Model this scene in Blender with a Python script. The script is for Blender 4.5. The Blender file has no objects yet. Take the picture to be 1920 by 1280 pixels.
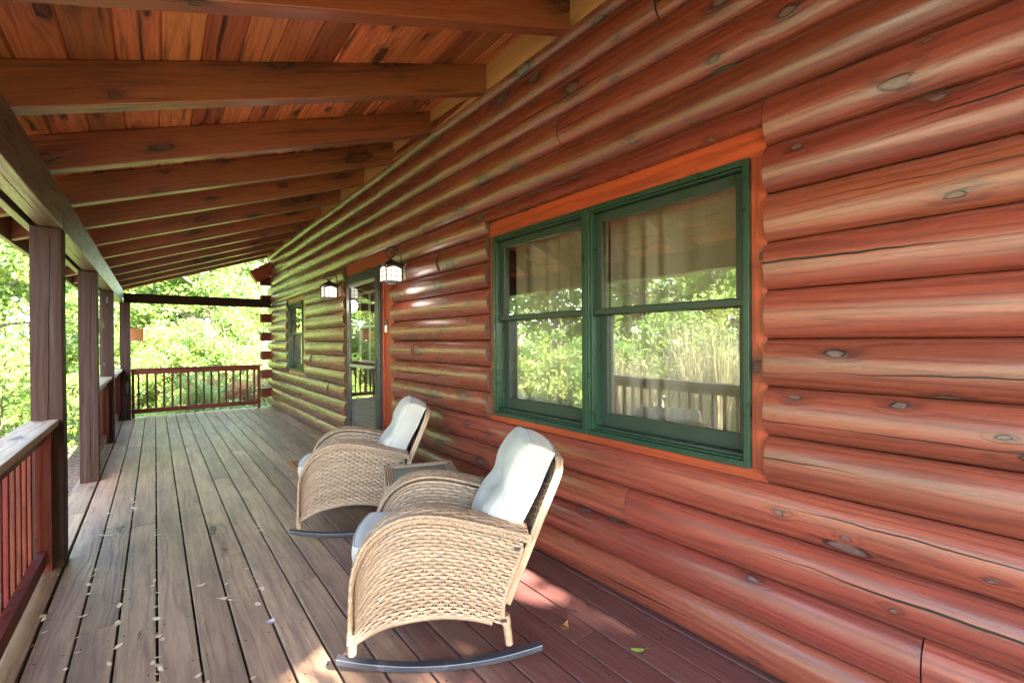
import bpy, bmesh, math, random
import numpy as np
from mathutils import Vector, Matrix
random.seed(7); RNG = np.random.default_rng(7)
S = bpy.context.scene
COL = S.collection
PI = math.pi

# ------------------------------------------------------------------ helpers
class MB:
    """collects geometry with two point attributes: tc (grain coordinates) and rnd (one number per piece)"""
    def __init__(s): s.v=[]; s.f=[]; s.t=[]; s.r=[]; s.n=0; s.sm=[]; s.mi=[]
    def add(s, v, f, t=None, r=None, smooth=False, mi=0):
        v=np.asarray(v,float).reshape(-1,3)
        s.v.append(v); s.t.append(np.asarray(t,float).reshape(-1,3) if t is not None else v)
        if r is None: r=random.random()
        s.r.append(np.broadcast_to(np.asarray(r,float),(len(v),)).copy())
        if isinstance(f,np.ndarray): fl=[f]
        else:
            by={}
            for q in f: by.setdefault(len(q),[]).append(list(q))
            fl=[np.array(q,int) for q in by.values()]
        for q in fl: s.f.append(q+s.n); s.sm.append(smooth); s.mi.append(mi)
        s.n+=len(v)
    def box(s, lo, hi, grain=1, r=None, M=None, chunk=None):
        lo=np.array(lo,float); hi=np.array(hi,float)
        c=np.array([[x,y,z] for x in (0,1) for y in (0,1) for z in (0,1)],float)
        v=lo+c*(hi-lo)
        order=[grain]+[i for i in range(3) if i!=grain]
        t=v[:,order]
        if M is not None: v=np.array([list(M@Vector(p)) for p in v])
        s.add(v,[[0,1,3,2],[4,6,7,5],[0,4,5,1],[2,3,7,6],[0,2,6,4],[1,5,7,3]],t,r)
    def tube(s, pts, rad, n=8, r=None, cap=True, smooth=True, closed=False):
        pts=np.asarray(pts,float); m=len(pts); rad=np.broadcast_to(np.asarray(rad,float),(m,))
        tan=np.gradient(pts,axis=0)
        if closed: tan=np.roll(pts,-1,0)-np.roll(pts,1,0)
        tan/=np.linalg.norm(tan,axis=1)[:,None]+1e-9
        ref=np.array([0,0,1.]) if abs(tan[0][2])<.9 else np.array([1.,0,0])
        vs=[];tc=[];L=0; nrm=None
        for i in range(m):
            if nrm is None: nrm=ref-tan[i]*(ref@tan[i])
            else: nrm=nrm-tan[i]*(nrm@tan[i])
            nrm=nrm/(np.linalg.norm(nrm)+1e-9); bi=np.cross(tan[i],nrm)
            if i: L+=np.linalg.norm(pts[i]-pts[i-1])
            a=np.arange(n)*2*PI/n
            vs.append(pts[i]+rad[i]*(np.cos(a)[:,None]*nrm+np.sin(a)[:,None]*bi))
            tc.append(np.stack([np.full(n,L),a*rad[i],np.zeros(n)],1))
        f=[]
        mm=m if closed else m-1
        i,j=np.meshgrid(np.arange(mm),np.arange(n),indexing='ij'); i2=(i+1)%m; j2=(j+1)%n
        f=np.stack([i*n+j,i*n+j2,i2*n+j2,i2*n+j],-1).reshape(-1,4)
        vs=np.concatenate(vs); 
        if r is None: r=random.random()
        s.add(vs,f,np.concatenate(tc),r,smooth)
        if cap and not closed:
            for b in (0,(m-1)*n):
                ring=vs[b:b+n]; c=ring.mean(0)
                vv=np.vstack([ring,c]); ff=[[k,(k+1)%n,n] for k in range(n)]
                if b==0: ff=[x[::-1] for x in ff]
                s.add(vv,ff,None,r,False)
    def grid(s, P, r=None, t=None, smooth=True, flip=False):
        P=np.asarray(P,float); a,b=P.shape[:2]
        i,j=np.meshgrid(np.arange(a-1),np.arange(b-1),indexing='ij')
        f=np.stack([i*b+j,(i+1)*b+j,(i+1)*b+j+1,i*b+j+1],-1).reshape(-1,4)
        if flip: f=f[:,::-1]
        s.add(P.reshape(-1,3),f,t,r,smooth)
    def build(s, name, mat, parent=None, bevel=0, bseg=2):
        me=bpy.data.meshes.new(name)
        v=np.concatenate(s.v); nv=len(v)
        me.vertices.add(nv); me.vertices.foreach_set('co',v.ravel())
        tot=sum(f.shape[0]*f.shape[1] for f in s.f); npol=sum(len(f) for f in s.f)
        me.loops.add(tot); me.polygons.add(npol)
        me.loops.foreach_set('vertex_index',np.concatenate([f.ravel() for f in s.f]).astype(np.int32))
        ls=np.concatenate([np.full(len(f),f.shape[1]) for f in s.f]); st=np.concatenate([[0],np.cumsum(ls)[:-1]])
        me.polygons.foreach_set('loop_start',st.astype(np.int32))
        try: me.polygons.foreach_set('loop_total',ls.astype(np.int32))
        except Exception: pass
        sm=np.concatenate([np.full(len(f),q) for f,q in zip(s.f,s.sm)])
        me.polygons.foreach_set('use_smooth',sm.astype(bool))
        if any(s.mi): me.polygons.foreach_set('material_index',np.concatenate([np.full(len(f),q) for f,q in zip(s.f,s.mi)]).astype(np.int32))
        a=me.attributes.new('tc','FLOAT_VECTOR','POINT'); a.data.foreach_set('vector',np.concatenate(s.t).ravel().astype(np.float32))
        a=me.attributes.new('rnd','FLOAT','POINT'); a.data.foreach_set('value',np.concatenate(s.r).astype(np.float32))
        me.update(calc_edges=True); me.validate()
        o=bpy.data.objects.new(name,me); COL.objects.link(o)
        me.materials.append(mat)
        if parent is not None: o.parent=parent
        if bevel:
            b=o.modifiers.new('bev','BEVEL'); b.width=bevel; b.segments=bseg; b.limit_method='ANGLE'; b.angle_limit=math.radians(50)
        return o

def tag(o,label=None,cat=None,group=None,kind=None):
    if label: o['label']=label
    if cat: o['category']=cat
    if group: o['group']=group
    if kind: o['kind']=kind
    return o
def thing(name,label,cat,loc=(0,0,0),rz=0,group=None):
    o=bpy.data.objects.new(name,None); COL.objects.link(o); o.empty_display_size=.1
    o.location=loc; o.rotation_euler=(0,0,rz)
    return tag(o,label,cat,group)
def copy_tree(o,parent=None):
    c=o.copy(); COL.objects.link(c); c.parent=parent
    for ch in list(o.children): copy_tree(ch,c)
    return c
def spline(pts,n):
    """Catmull-Rom through pts, n samples"""
    p=np.asarray(pts,float); p=np.vstack([2*p[0]-p[1],p,2*p[-1]-p[-2]])
    d=np.linalg.norm(np.diff(p[1:-1],axis=0),axis=1); cum=np.concatenate([[0],np.cumsum(d)]); cum/=cum[-1]
    out=[]
    for u in np.linspace(0,1,n):
        k=min(np.searchsorted(cum,u,'right')-1,len(d)-1); t=(u-cum[k])/(cum[k+1]-cum[k])
        a,b,c,e=p[k],p[k+1],p[k+2],p[k+3]
        out.append(.5*(2*b+(c-a)*t+(2*a-5*b+4*c-e)*t*t+(3*b-a-3*c+e)*t**3))
    return np.array(out)

# ------------------------------------------------------------------ materials
class NT:
    def __init__(s,name):
        s.m=bpy.data.materials.new(name); s.m.use_nodes=True; s.t=s.m.node_tree; s.t.nodes.clear()
        s.out=s.n('ShaderNodeOutputMaterial')
    def n(s,typ,**k):
        o=s.t.nodes.new(typ)
        for a,b in k.items(): setattr(o,a,b)
        return o
    def L(s,a,b): s.t.links.new(a,b)
    def put(s,sock,val):
        if hasattr(val,'is_output') or isinstance(val,bpy.types.NodeSocket): s.L(val,sock)
        else: sock.default_value=val
    def math(s,op,a,b=0.0,c=0.0,clamp=False):
        o=s.n('ShaderNodeMath',operation=op); o.use_clamp=clamp
        s.put(o.inputs[0],a); s.put(o.inputs[1],b); s.put(o.inputs[2],c); return o.outputs[0]
    def vmath(s,op,a,b=(0,0,0)):
        o=s.n('ShaderNodeVectorMath',operation=op); s.put(o.inputs[0],a); s.put(o.inputs[1],b); return o.outputs[0]
    def attr(s,name,out='Vector'):
        o=s.n('ShaderNodeAttribute'); o.attribute_name=name; return o.outputs[out]
    def noise(s,vec,scale=1.,detail=3.,rough=.55,dist=0.,out=0):
        o=s.n('ShaderNodeTexNoise'); s.L(vec,o.inputs['Vector']); o.inputs['Scale'].default_value=scale
        o.inputs['Detail'].default_value=detail; o.inputs['Roughness'].default_value=rough; o.inputs['Distortion'].default_value=dist
        return o.outputs[out]
    def ramp(s,fac,stops,interp='LINEAR'):
        o=s.n('ShaderNodeValToRGB'); s.L(fac,o.inputs[0]); e=o.color_ramp.elements; o.color_ramp.interpolation=interp
        while len(e)<len(stops): e.new(.5)
        for i,(p,c) in enumerate(stops):
            e[i].position=p; e[i].color=(c,c,c,1) if not hasattr(c,'__len__') else (*c[:3],1)
        return o.outputs[0]
    def mix(s,fac,a,b,mode='MIX'):
        o=s.n('ShaderNodeMix',data_type='RGBA',blend_type=mode); s.put(o.inputs[0],fac)
        for sock,v in ((o.inputs[6],a),(o.inputs[7],b)):
            if isinstance(v,(tuple,list)): sock.default_value=(*v[:3],1)
            else: s.L(v,sock)
        return o.outputs[2]
    def mrange(s,v,a,b,c=0.,d=1.,smooth=True):
        o=s.n('ShaderNodeMapRange'); o.interpolation_type='SMOOTHSTEP' if smooth else 'LINEAR'
        s.put(o.inputs[0],v); 
        for i,x in enumerate((a,b,c,d)): s.put(o.inputs[i+1],x)
        return o.outputs[0]
    def bump(s,h,strength=.3,dist=.01,normal=None):
        o=s.n('ShaderNodeBump'); o.inputs['Strength'].default_value=strength; o.inputs['Distance'].default_value=dist
        s.L(h,o.inputs['Height'])
        if normal is not None: s.L(normal,o.inputs['Normal'])
        return o.outputs[0]
    def bsdf(s,color,rough=.5,normal=None,spec=.5,metal=0.,coat=0.,coat_r=.3):
        o=s.n('ShaderNodeBsdfPrincipled'); s.put(o.inputs['Base Color'],(*color[:3],1) if isinstance(color,(tuple,list)) else color)
        s.put(o.inputs['Roughness'],rough); o.inputs['Specular IOR Level'].default_value=spec; o.inputs['Metallic'].default_value=metal
        o.inputs['Coat Weight'].default_value=coat; o.inputs['Coat Roughness'].default_value=coat_r
        if normal is not None: s.L(normal,o.inputs['Normal'])
        s.L(o.outputs[0],s.out.inputs[0]); return o
    def sep(s,v):
        o=s.n('ShaderNodeSeparateXYZ'); s.L(v,o.inputs[0]); return o.outputs
    def comb(s,x,y,z):
        o=s.n('ShaderNodeCombineXYZ'); s.put(o.inputs[0],x); s.put(o.inputs[1],y); s.put(o.inputs[2],z); return o.outputs[0]

def wood(name, light, dark, knot=(.05,.03,.025), cell=(.5,.2), knot_size=.085, knot_keep=.55, knot_halo=1.0, rough=(.35,.55), spec=.5, coat=0., coat_r=.3,
         checks=0., streak=0., streak_col=(.03,.025,.02), streak_len=2.2, var=.35, bump=.35, ring_w=.30, huev=.02, wear=0., wear_col=(.3,.25,.2), grain_c=.5, cast_tint=None):
    t=NT(name); tc=t.attr('tc'); rnd=t.attr('rnd','Fac')
    off=t.vmath('SCALE',t.comb(1.,.73,.41)); off.node.inputs['Scale'].default_value=1
    t.L(t.math('MULTIPLY',rnd,53.),off.node.inputs['Scale'])
    p=t.vmath('ADD',tc,off)
    x,y,z=t.sep(p)
    # knots: sparse Voronoi cells, ellipses drawn out along the grain
    vo=t.n('ShaderNodeTexVoronoi'); vo.voronoi_dimensions='2D'; vo.inputs['Scale'].default_value=1.; vo.inputs['Randomness'].default_value=.85
    wob=t.noise(t.vmath('MULTIPLY',p,(9,22,22)),1.,4.)
    wv=t.vmath('SCALE',t.vmath('SUBTRACT',wob.node.outputs[1],(.5,.5,.5))); wv.node.inputs['Scale'].default_value=.24
    kv=t.vmath('ADD',t.comb(t.math('DIVIDE',x,cell[0]),t.math('DIVIDE',t.math('ADD',y,z),cell[1]),0.),wv)
    t.L(kv,vo.inputs['Vector']); d=vo.outputs['Distance']
    cc=t.n('ShaderNodeSeparateColor'); t.L(vo.outputs['Color'],cc.inputs[0])
    keep=t.math('LESS_THAN',cc.outputs[0],knot_keep)
    size=t.math('MULTIPLY',t.math('MULTIPLY_ADD',t.math('POWER',cc.outputs[1],2.5),1.1,.28),knot_size)
    dn=t.math('DIVIDE',d,size)
    kmask=t.math('MULTIPLY',t.mrange(dn,1.1,.8),keep)
    halo=t.math('MULTIPLY',t.mrange(dn,4.5,.6),keep)
    krn=t.noise(t.vmath('MULTIPLY',p,(14,14,14)),1.,2.)
    krim=t.math('MULTIPLY',t.math('MULTIPLY',t.mrange(dn,.78,1.0),t.mrange(dn,1.4,1.08)),t.math('MULTIPLY',keep,t.mrange(krn,.25,.5)))
    kring=t.math('MULTIPLY',t.math('MULTIPLY_ADD',t.math('SINE',t.math('MULTIPLY',dn,11.)),.5,.5),t.math('MULTIPLY',keep,t.mrange(dn,2.6,.2)))
    # growth-ring figure, deflected round the knots
    low=t.noise(t.vmath('MULTIPLY',p,(.9,9,9)),1.,2.,.5)
    ph=t.math('MULTIPLY_ADD',low,26.,t.math('MULTIPLY',t.math('ADD',y,z),130.))
    ph=t.math('ADD',ph,t.math('MULTIPLY',halo,7.))
    ring=t.math('POWER',t.math('MULTIPLY_ADD',t.math('SINE',ph),.5,.5),2.5)
    fine=t.noise(t.vmath('MULTIPLY',p,(6,100,100)),1.,5.,.78)
    mid=t.noise(t.vmath('MULTIPLY',p,(1.6,18,18)),1.,5.,.68)
    g=t.math('ADD',t.math('MULTIPLY',ring,ring_w),t.math('ADD',t.math('MULTIPLY',t.math('SUBTRACT',fine,.15),.75),t.math('MULTIPLY',mid,.45)))
    gm=t.mrange(g,.35,.95,0.,1.)
    col=t.mix(t.math('MULTIPLY',gm,grain_c*2,clamp=True),light,dark)
    big=t.noise(t.vmath('MULTIPLY',p,(.6,3.,3.)),1.,2.)
    hs=t.n('ShaderNodeHueSaturation'); t.L(col,hs.inputs['Color'])
    v=t.math('MULTIPLY_ADD',t.math('SUBTRACT',t.math('FRACT',t.math('MULTIPLY',rnd,7.31)),.5),var,1.)
    v=t.math('ADD',v,t.math('MULTIPLY',t.math('SUBTRACT',big,.5),.7))
    t.L(v,hs.inputs['Value']); 
    t.L(t.math('MULTIPLY_ADD',t.math('SUBTRACT',t.math('FRACT',t.math('MULTIPLY',rnd,3.77)),.5),huev,.5),hs.inputs['Hue'])
    col=hs.outputs[0]
    if wear:
        wn=t.noise(t.vmath('MULTIPLY',p,(1.2,5,5)),1.,5.,.65)
        col=t.mix(t.math('MULTIPLY',t.mrange(wn,.42,.68),wear),col,wear_col)
    if cast_tint:  # colour cast of the light painted in: darker, redder towards wall and camera
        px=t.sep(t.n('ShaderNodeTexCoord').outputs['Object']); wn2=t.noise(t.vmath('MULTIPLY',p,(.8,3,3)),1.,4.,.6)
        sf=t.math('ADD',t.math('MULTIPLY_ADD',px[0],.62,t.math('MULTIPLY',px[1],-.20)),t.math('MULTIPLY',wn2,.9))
        col=t.mix(t.math('MULTIPLY',t.mrange(sf,.15,1.0),.88),col,t.mix(fine,cast_tint,tuple(q*.55 for q in cast_tint)))
    if streak:
        sn=t.noise(t.vmath('MULTIPLY',p,(streak_len,26,26)),1.,4.,.6,.3)
        col=t.mix(t.math('MULTIPLY',t.mrange(sn,.52,.72),streak),col,streak_col)
    hsm=t.noise(t.vmath('MULTIPLY',p,(6,26,26)),1.,4.,.65)
    col=t.mix(t.math('MULTIPLY',t.math('MULTIPLY',halo,t.mrange(hsm,.35,.65)),.9*knot_halo),col,t.mix(.55,dark,(.02,.012,.01)))
    col=t.mix(t.math('MULTIPLY',kmask,.85),col,knot)
    col=t.mix(t.math('MULTIPLY',kring,.4),col,t.mix(.6,dark,(.02,.012,.01)))
    col=t.mix(t.math('MULTIPLY',krim,.92),col,(.015,.008,.006))
    h=t.math('ADD',t.math('MULTIPLY',fine,.5),t.math('MULTIPLY',ring,.25))
    h=t.math('ADD',h,t.math('MULTIPLY',kmask,.15)); h=t.math('SUBTRACT',h,t.math('MULTIPLY',krim,.8))
    if checks:
        ty=t.sep(tc)[1]
        cy=t.math('MULTIPLY_ADD',t.noise(t.comb(t.math('MULTIPLY',x,1.1),t.math('MULTIPLY',rnd,90.),0.),1.,4.,.6),.09,t.math('MULTIPLY_ADD',t.math('FRACT',t.math('MULTIPLY',rnd,17.7)),.08,-.085))
        dd=t.math('ABSOLUTE',t.math('SUBTRACT',ty,cy))
        mk=t.noise(t.comb(t.math('MULTIPLY',x,.8),t.math('MULTIPLY',rnd,40.),7.),1.,1.)
        wd=t.mrange(mk,.46,.66,.0,.0052)
        ck=t.math('MULTIPLY',t.math('LESS_THAN',dd,wd),checks)
        col=t.mix(ck,col,(.008,.005,.004)); h=t.math('SUBTRACT',h,t.math('MULTIPLY',ck,2.))
    rr=t.mrange(mid,.3,.7,rough[0],rough[1])
    lump=t.noise(t.vmath('MULTIPLY',p,(2.2,14,14)),1.,3.,.55)
    nb=t.bump(h,bump,.004,t.bump(lump,.2,.012))
    o=t.bsdf(col,rr,nb,spec,0.,coat,coat_r)
    if coat:
        o.inputs['Coat IOR'].default_value=1.5 if coat<1 else 1.6
        cw=t.math('MULTIPLY',t.mrange(fine,.3,.62,.45,1.),coat)
        if checks: cw=t.math('MULTIPLY',cw,t.math('SUBTRACT',1.,ck))
        cw=t.math('MULTIPLY',cw,t.math('SUBTRACT',1.,t.math('MULTIPLY',kmask,.6)))
        t.L(cw,o.inputs['Coat Weight']); t.L(t.mrange(mid,.3,.7,coat_r*.8,coat_r*1.35),o.inputs['Coat Roughness']); t.L(t.bump(h,bump*.5,.003,t.bump(lump,.2,.012)),o.inputs['Coat Normal'])
    return t.m

def plain(name,color,rough=.5,spec=.5,metal=0.,nscale=40.,namt=.12,bump=.05,coat=0.,dirt=0.,dirt_col=(.2,.17,.12)):
    t=NT(name); tc=t.n('ShaderNodeTexCoord').outputs['Object']
    n=t.noise(tc,nscale,4.); n2=t.noise(tc,nscale*.13,3.)
    hs=t.n('ShaderNodeHueSaturation'); hs.inputs['Color'].default_value=(*color,1)
    t.L(t.math('ADD',t.math('MULTIPLY_ADD',t.math('SUBTRACT',n,.5),namt*2,1.),t.math('MULTIPLY',t.math('SUBTRACT',n2,.5),namt*2)),hs.inputs['Value'])
    c=hs.outputs[0]
    if dirt: c=t.mix(t.math('MULTIPLY',t.mrange(t.noise(tc,nscale*.4,5.,.7),.5,.75),dirt),c,dirt_col)
    t.bsdf(c,t.mrange(n2,.3,.7,max(rough-.08,.02),rough+.08),t.bump(n,bump,.002),spec,metal,coat)
    return t.m

M={}
M['log']=wood('log_stain',(.208,.044,.026),(.085,.0145,.0105),knot=(.15,.105,.095),cell=(.33,.2),knot_size=.15,knot_keep=.52,rough=(.34,.48),spec=.4,coat=1.,coat_r=.24,checks=1.,huev=.012,ring_w=.3,var=.35,bump=.5,streak=.3,streak_col=(.075,.03,.022),grain_c=.34)
M['log_end']=wood('log_end_grain',(.10,.05,.03),(.05,.025,.016),knot_keep=0.,rough=(.7,.8),bump=.4)
M['casing']=wood('casing_stain',(.34,.052,.016),(.21,.028,.009),knot=(.05,.025,.018),cell=(.55,.3),knot_size=.07,knot_keep=.5,streak=.3,streak_col=(.10,.02,.008),rough=(.4,.5),var=.12,huev=.0,bump=.25,grain_c=.5)
M['rafter']=wood('rafter_stain',(.30,.088,.036),(.13,.036,.0155),knot=(.13,.05,.025),cell=(.6,.26),knot_size=.15,knot_keep=.55,grain_c=.55,rough=(.34,.46),spec=.5,coat=.6,coat_r=.3,ring_w=.08,huev=.01,var=.25,bump=.45,streak=.7,streak_col=(.04,.018,.012),streak_len=1.2)
M['ceil']=wood('ceiling_board_stain',(.66,.235,.085),(.31,.088,.034),knot=(.12,.05,.025),cell=(.55,.16),knot_size=.14,knot_keep=.6,rough=(.42,.55),spec=.4,ring_w=.15,var=.85,bump=.4,streak=.95,streak_col=(.035,.02,.014),streak_len=1.1)
M['raw']=wood('pale_pine',(.50,.26,.11),(.36,.16,.06),rough=(.5,.6),var=.2,ring_w=.15)
M['post']=wood('post_stain',(.029,.0135,.0095),(.016,.008,.006),knot=(.09,.085,.10),cell=(.9,.2),knot_size=.14,knot_keep=.45,grain_c=.3,spec=.1,rough=(.55,.7),checks=.0,var=.3,bump=.5,streak=.5,streak_col=(.06,.04,.04),streak_len=.7)
M['beam']=wood('beam_stain',(.13,.08,.045),(.07,.042,.026),cell=(.9,.3),knot_size=.08,knot_keep=.4,coat=.5,coat_r=.3,rough=(.4,.55),var=.3,bump=.5,streak=.5,streak_col=(.06,.045,.035))
M['rail']=wood('railing_stain',(.11,.021,.011),(.06,.012,.007),spec=.15,cell=(.9,.3),knot_size=.06,knot_keep=.3,rough=(.45,.6),var=.3,bump=.3)
M['cap']=wood('weathered_rail_cap',(.30,.215,.135),(.19,.125,.08),cell=(.7,.25),knot_size=.07,knot_keep=.4,rough=(.55,.7),var=.2,bump=.7,wear=.4,wear_col=(.2,.12,.085),streak=.5,streak_col=(.12,.08,.06))
M['deck']=wood('deck_stain',(.35,.225,.14),(.175,.098,.064),knot=(.07,.055,.05),cell=(.9,.3),knot_size=.06,knot_keep=.22,rough=(.36,.52),spec=.35,var=.3,bump=.7,wear=.65,wear_col=(.12,.07,.055),cast_tint=(.11,.031,.033),ring_w=.15,huev=.01,streak=.3,streak_col=(.10,.07,.06))  # dark red towards wall and camera is a painted light cast
M['green']=plain('green_trim_paint',(.014,.038,.022),.34,.4,nscale=60.,namt=.02,dirt=.0)
M['dgreen']=plain('dark_sash',(.022,.034,.024),.4,.4,namt=.05)
M['black']=plain('black_metal',(.022,.022,.024),.35,.5,.0,namt=.2)
M['bronze']=plain('dark_bronze',(.035,.025,.018),.42,.5,.3,namt=.3)
M['tan_plate']=plain('weathered_plate',(.30,.22,.14),.5,.5,.2,namt=.3,dirt=.4,dirt_col=(.12,.08,.05))
M['rocker']=plain('grey_metal_rocker',(.045,.045,.055),.38,.5,.3,namt=.2,dirt=.3,dirt_col=(.2,.19,.19))
M['white']=plain('white_plastic',(.75,.74,.7),.4)
M['crack']=plain('crack_shadow',(.006,.004,.003),.95,.0)
M['steel']=plain('brushed_metal',(.5,.5,.48),.35,.5,.8)
M['roofing']=plain('roof_shingle',(.06,.055,.05),.9,.2,nscale=20.,namt=.3)
M['room']=plain('dark_interior',(.10,.07,.05),.8,.2,namt=.2)
M['bird']=wood('birdhouse_cedar',(.55,.2,.07),(.4,.13,.04),knot_keep=.2,rough=(.6,.7),var=.1)

def m_wicker():
    t=NT('wicker'); tc=t.attr('tc'); rnd=t.attr('rnd','Fac')
    n=t.noise(t.n('ShaderNodeTexCoord').outputs['Object'],9.,3.)
    v=t.math('MULTIPLY_ADD',t.math('SUBTRACT',rnd,.5),.38,1.0); v=t.math('ADD',v,t.math('MULTIPLY',t.math('SUBTRACT',n,.5),.35))
    hs=t.n('ShaderNodeHueSaturation'); hs.inputs['Color'].default_value=(.31,.208,.13,1); t.L(v,hs.inputs['Value'])
    f=t.noise(t.n('ShaderNodeTexCoord').outputs['Object'],500.,2.)
    t.bsdf(hs.outputs[0],.42,t.bump(f,.15,.001),.45); return t.m
M['wicker']=m_wicker()
def m_fabric():
    t=NT('cushion_fabric'); tc=t.n('ShaderNodeTexCoord').outputs['Object']
    n=t.noise(tc,700.,2.); b=t.noise(tc,7.,4.); w=t.noise(tc,16.,3.,.5,.4)
    c=t.ramp(t.math('ADD',t.math('MULTIPLY',n,.6),t.math('MULTIPLY',b,.4)),[(.3,(.33,.305,.265)),(.7,(.40,.375,.33))])
    o=t.bsdf(c,.9,t.bump(n,.25,.001,t.bump(w,.45,.01)),.2); o.inputs['Sheen Weight'].default_value=.2
    return t.m
M['fabric']=m_fabric()
M['piping']=plain('cushion_piping',(.42,.41,.40),.85,.2,nscale=300.)
def m_glass():
    t=NT('window_glass'); ge=t.n('ShaderNodeNewGeometry'); dt=t.n('ShaderNodeVectorMath',operation='DOT_PRODUCT')
    t.L(ge.outputs['Incoming'],dt.inputs[0]); t.L(ge.outputs['Normal'],dt.inputs[1])
    c=t.math('SUBTRACT',1.,t.math('ABSOLUTE',dt.outputs['Value']))
    f=t.math('MULTIPLY_ADD',t.math('POWER',c,5.),.83,.17)
    tr=t.n('ShaderNodeBsdfTransparent'); tr.inputs[0].default_value=(.93,.94,.91,1)
    gl=t.n('ShaderNodeBsdfGlossy'); gl.inputs['Roughness'].default_value=.0; gl.inputs[0].default_value=(.97,.97,.95,1)
    tc=t.n('ShaderNodeTexCoord').outputs['Object']; t.L(t.bump(t.noise(tc,3.,1.),.06,.01),gl.inputs['Normal'])
    mx=t.n('ShaderNodeMixShader'); t.L(f,mx.inputs[0]); t.L(tr.outputs[0],mx.inputs[1]); t.L(gl.outputs[0],mx.inputs[2])
    t.L(mx.outputs[0],t.out.inputs[0]); return t.m
M['glass']=m_glass()
def m_table_glass():
    t=NT('table_glass'); tc=t.n('ShaderNodeTexCoord').outputs['Object']
    n=t.noise(tc,14.,4.)
    t.bsdf(t.mix(n,(.10,.12,.095),(.17,.18,.15)),.28,t.bump(t.noise(tc,120.,2.),.1,.002),.6); return t.m
M['tglass']=m_table_glass()
def m_curtain():
    t=NT('sheer_curtain'); tc=t.n('ShaderNodeTexCoord').outputs['Object']
    n=t.noise(t.vmath('MULTIPLY',tc,(1,60,2)),1.,3.)
    d=t.n('ShaderNodeBsdfDiffuse'); t.L(t.mix(n,(.45,.37,.29),(.60,.51,.42)),d.inputs[0])
    tr=t.n('ShaderNodeBsdfTranslucent'); tr.inputs[0].default_value=(.5,.42,.34,1)
    mx=t.n('ShaderNodeMixShader'); mx.inputs[0].default_value=.3; t.L(d.outputs[0],mx.inputs[1]); t.L(tr.outputs[0],mx.inputs[2]); t.L(mx.outputs[0],t.out.inputs[0]); return t.m
M['curtain']=m_curtain()
def m_lampglass():
    t=NT('lit_lamp_glass'); e=t.n('ShaderNodeEmission'); e.inputs[0].default_value=(1,.93,.82,1); e.inputs[1].default_value=.1
    tc=t.n('ShaderNodeTexCoord').outputs['Object']
    t.L(t.math('MULTIPLY_ADD',t.noise(tc,9.,2.),.07,.03),e.inputs[1])
    g=t.n('ShaderNodeBsdfPrincipled'); g.inputs['Base Color'].default_value=(.8,.8,.78,1); g.inputs['Roughness'].default_value=.2
    mx=t.n('ShaderNodeAddShader'); t.L(e.outputs[0],mx.inputs[0]); t.L(g.outputs[0],mx.inputs[1]); t.L(mx.outputs[0],t.out.inputs[0]); return t.m
M['lampglass']=m_lampglass()
def m_leaf(name,c1,c2,c3,trans=.5,tcol=None):
    t=NT(name); rnd=t.attr('rnd','Fac')
    c=t.ramp(rnd,[(0.,c1),(.6,c2),(1.,c3)])
    p=t.n('ShaderNodeBsdfPrincipled'); t.L(c,p.inputs['Base Color']); p.inputs['Roughness'].default_value=.45; p.inputs['Specular IOR Level'].default_value=.4
    tr=t.n('ShaderNodeBsdfTranslucent'); 
    g=t.n('ShaderNodeGamma'); t.L(c,g.inputs[0]); g.inputs[1].default_value=.6; t.L(g.outputs[0],tr.inputs[0])
    mx=t.n('ShaderNodeMixShader'); mx.inputs[0].default_value=trans
    t.L(p.outputs[0],mx.inputs[1]); t.L(tr.outputs[0],mx.inputs[2]); t.L(mx.outputs[0],t.out.inputs[0]); return t.m
M['leaf_a']=m_leaf('foliage_green',(.07,.13,.022),(.14,.225,.04),(.25,.29,.06))
M['leaf_b']=m_leaf('foliage_yellow_green',(.09,.17,.03),(.17,.26,.048),(.29,.31,.07))
M['leaf_c']=m_leaf('foliage_autumn',(.10,.13,.03),(.22,.15,.035),(.30,.10,.04))
M['leaf_d']=m_leaf('foliage_deep_green',(.05,.09,.02),(.10,.165,.035),(.19,.24,.055))
M['stalk']=m_leaf('tall_grass_stalks',(.10,.10,.04),(.22,.19,.10),(.30,.25,.16),.3)
M['dry1']=m_leaf('dry_leaf_pale',(.55,.44,.28),(.62,.50,.34),(.45,.33,.18),.25)
M['dry2']=m_leaf('dry_leaf_brown',(.28,.12,.05),(.35,.17,.08),(.22,.09,.05),.25)
M['dry3']=m_leaf('dry_leaf_mauve',(.55,.46,.52),(.6,.5,.56),(.5,.42,.5),.25)
M['fresh']=m_leaf('leaf_fresh_green',(.25,.36,.06),(.3,.4,.08),(.3,.4,.08),.3)
def m_bark():
    t=NT('bark'); tc=t.attr('tc')
    n=t.noise(t.vmath('MULTIPLY',tc,(6,40,40)),1.,5.,.65)
    t.bsdf(t.mix(n,(.05,.04,.032),(.15,.125,.10)),.9,t.bump(n,.9,.02),.2); return t.m
M['bark']=m_bark()
def m_ground():
    t=NT('garden_ground'); tc=t.n('ShaderNodeTexCoord').outputs['Object']
    a=t.noise(tc,.35,5.); b=t.noise(tc,9.,5.,.7); c=t.noise(tc,60.,3.)
    grass=t.mix(b,(.12,.18,.03),(.28,.30,.09)); mulch=t.mix(c,(.08,.05,.035),(.26,.19,.15))
    d=t.mix(t.mrange(t.math('ADD',a,t.math('MULTIPLY',b,.25)),.52,.7),grass,mulch)
    t.bsdf(d,.95,t.bump(t.math('ADD',b,c),.8,.03),.1); return t.m
M['ground']=m_ground()
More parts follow.
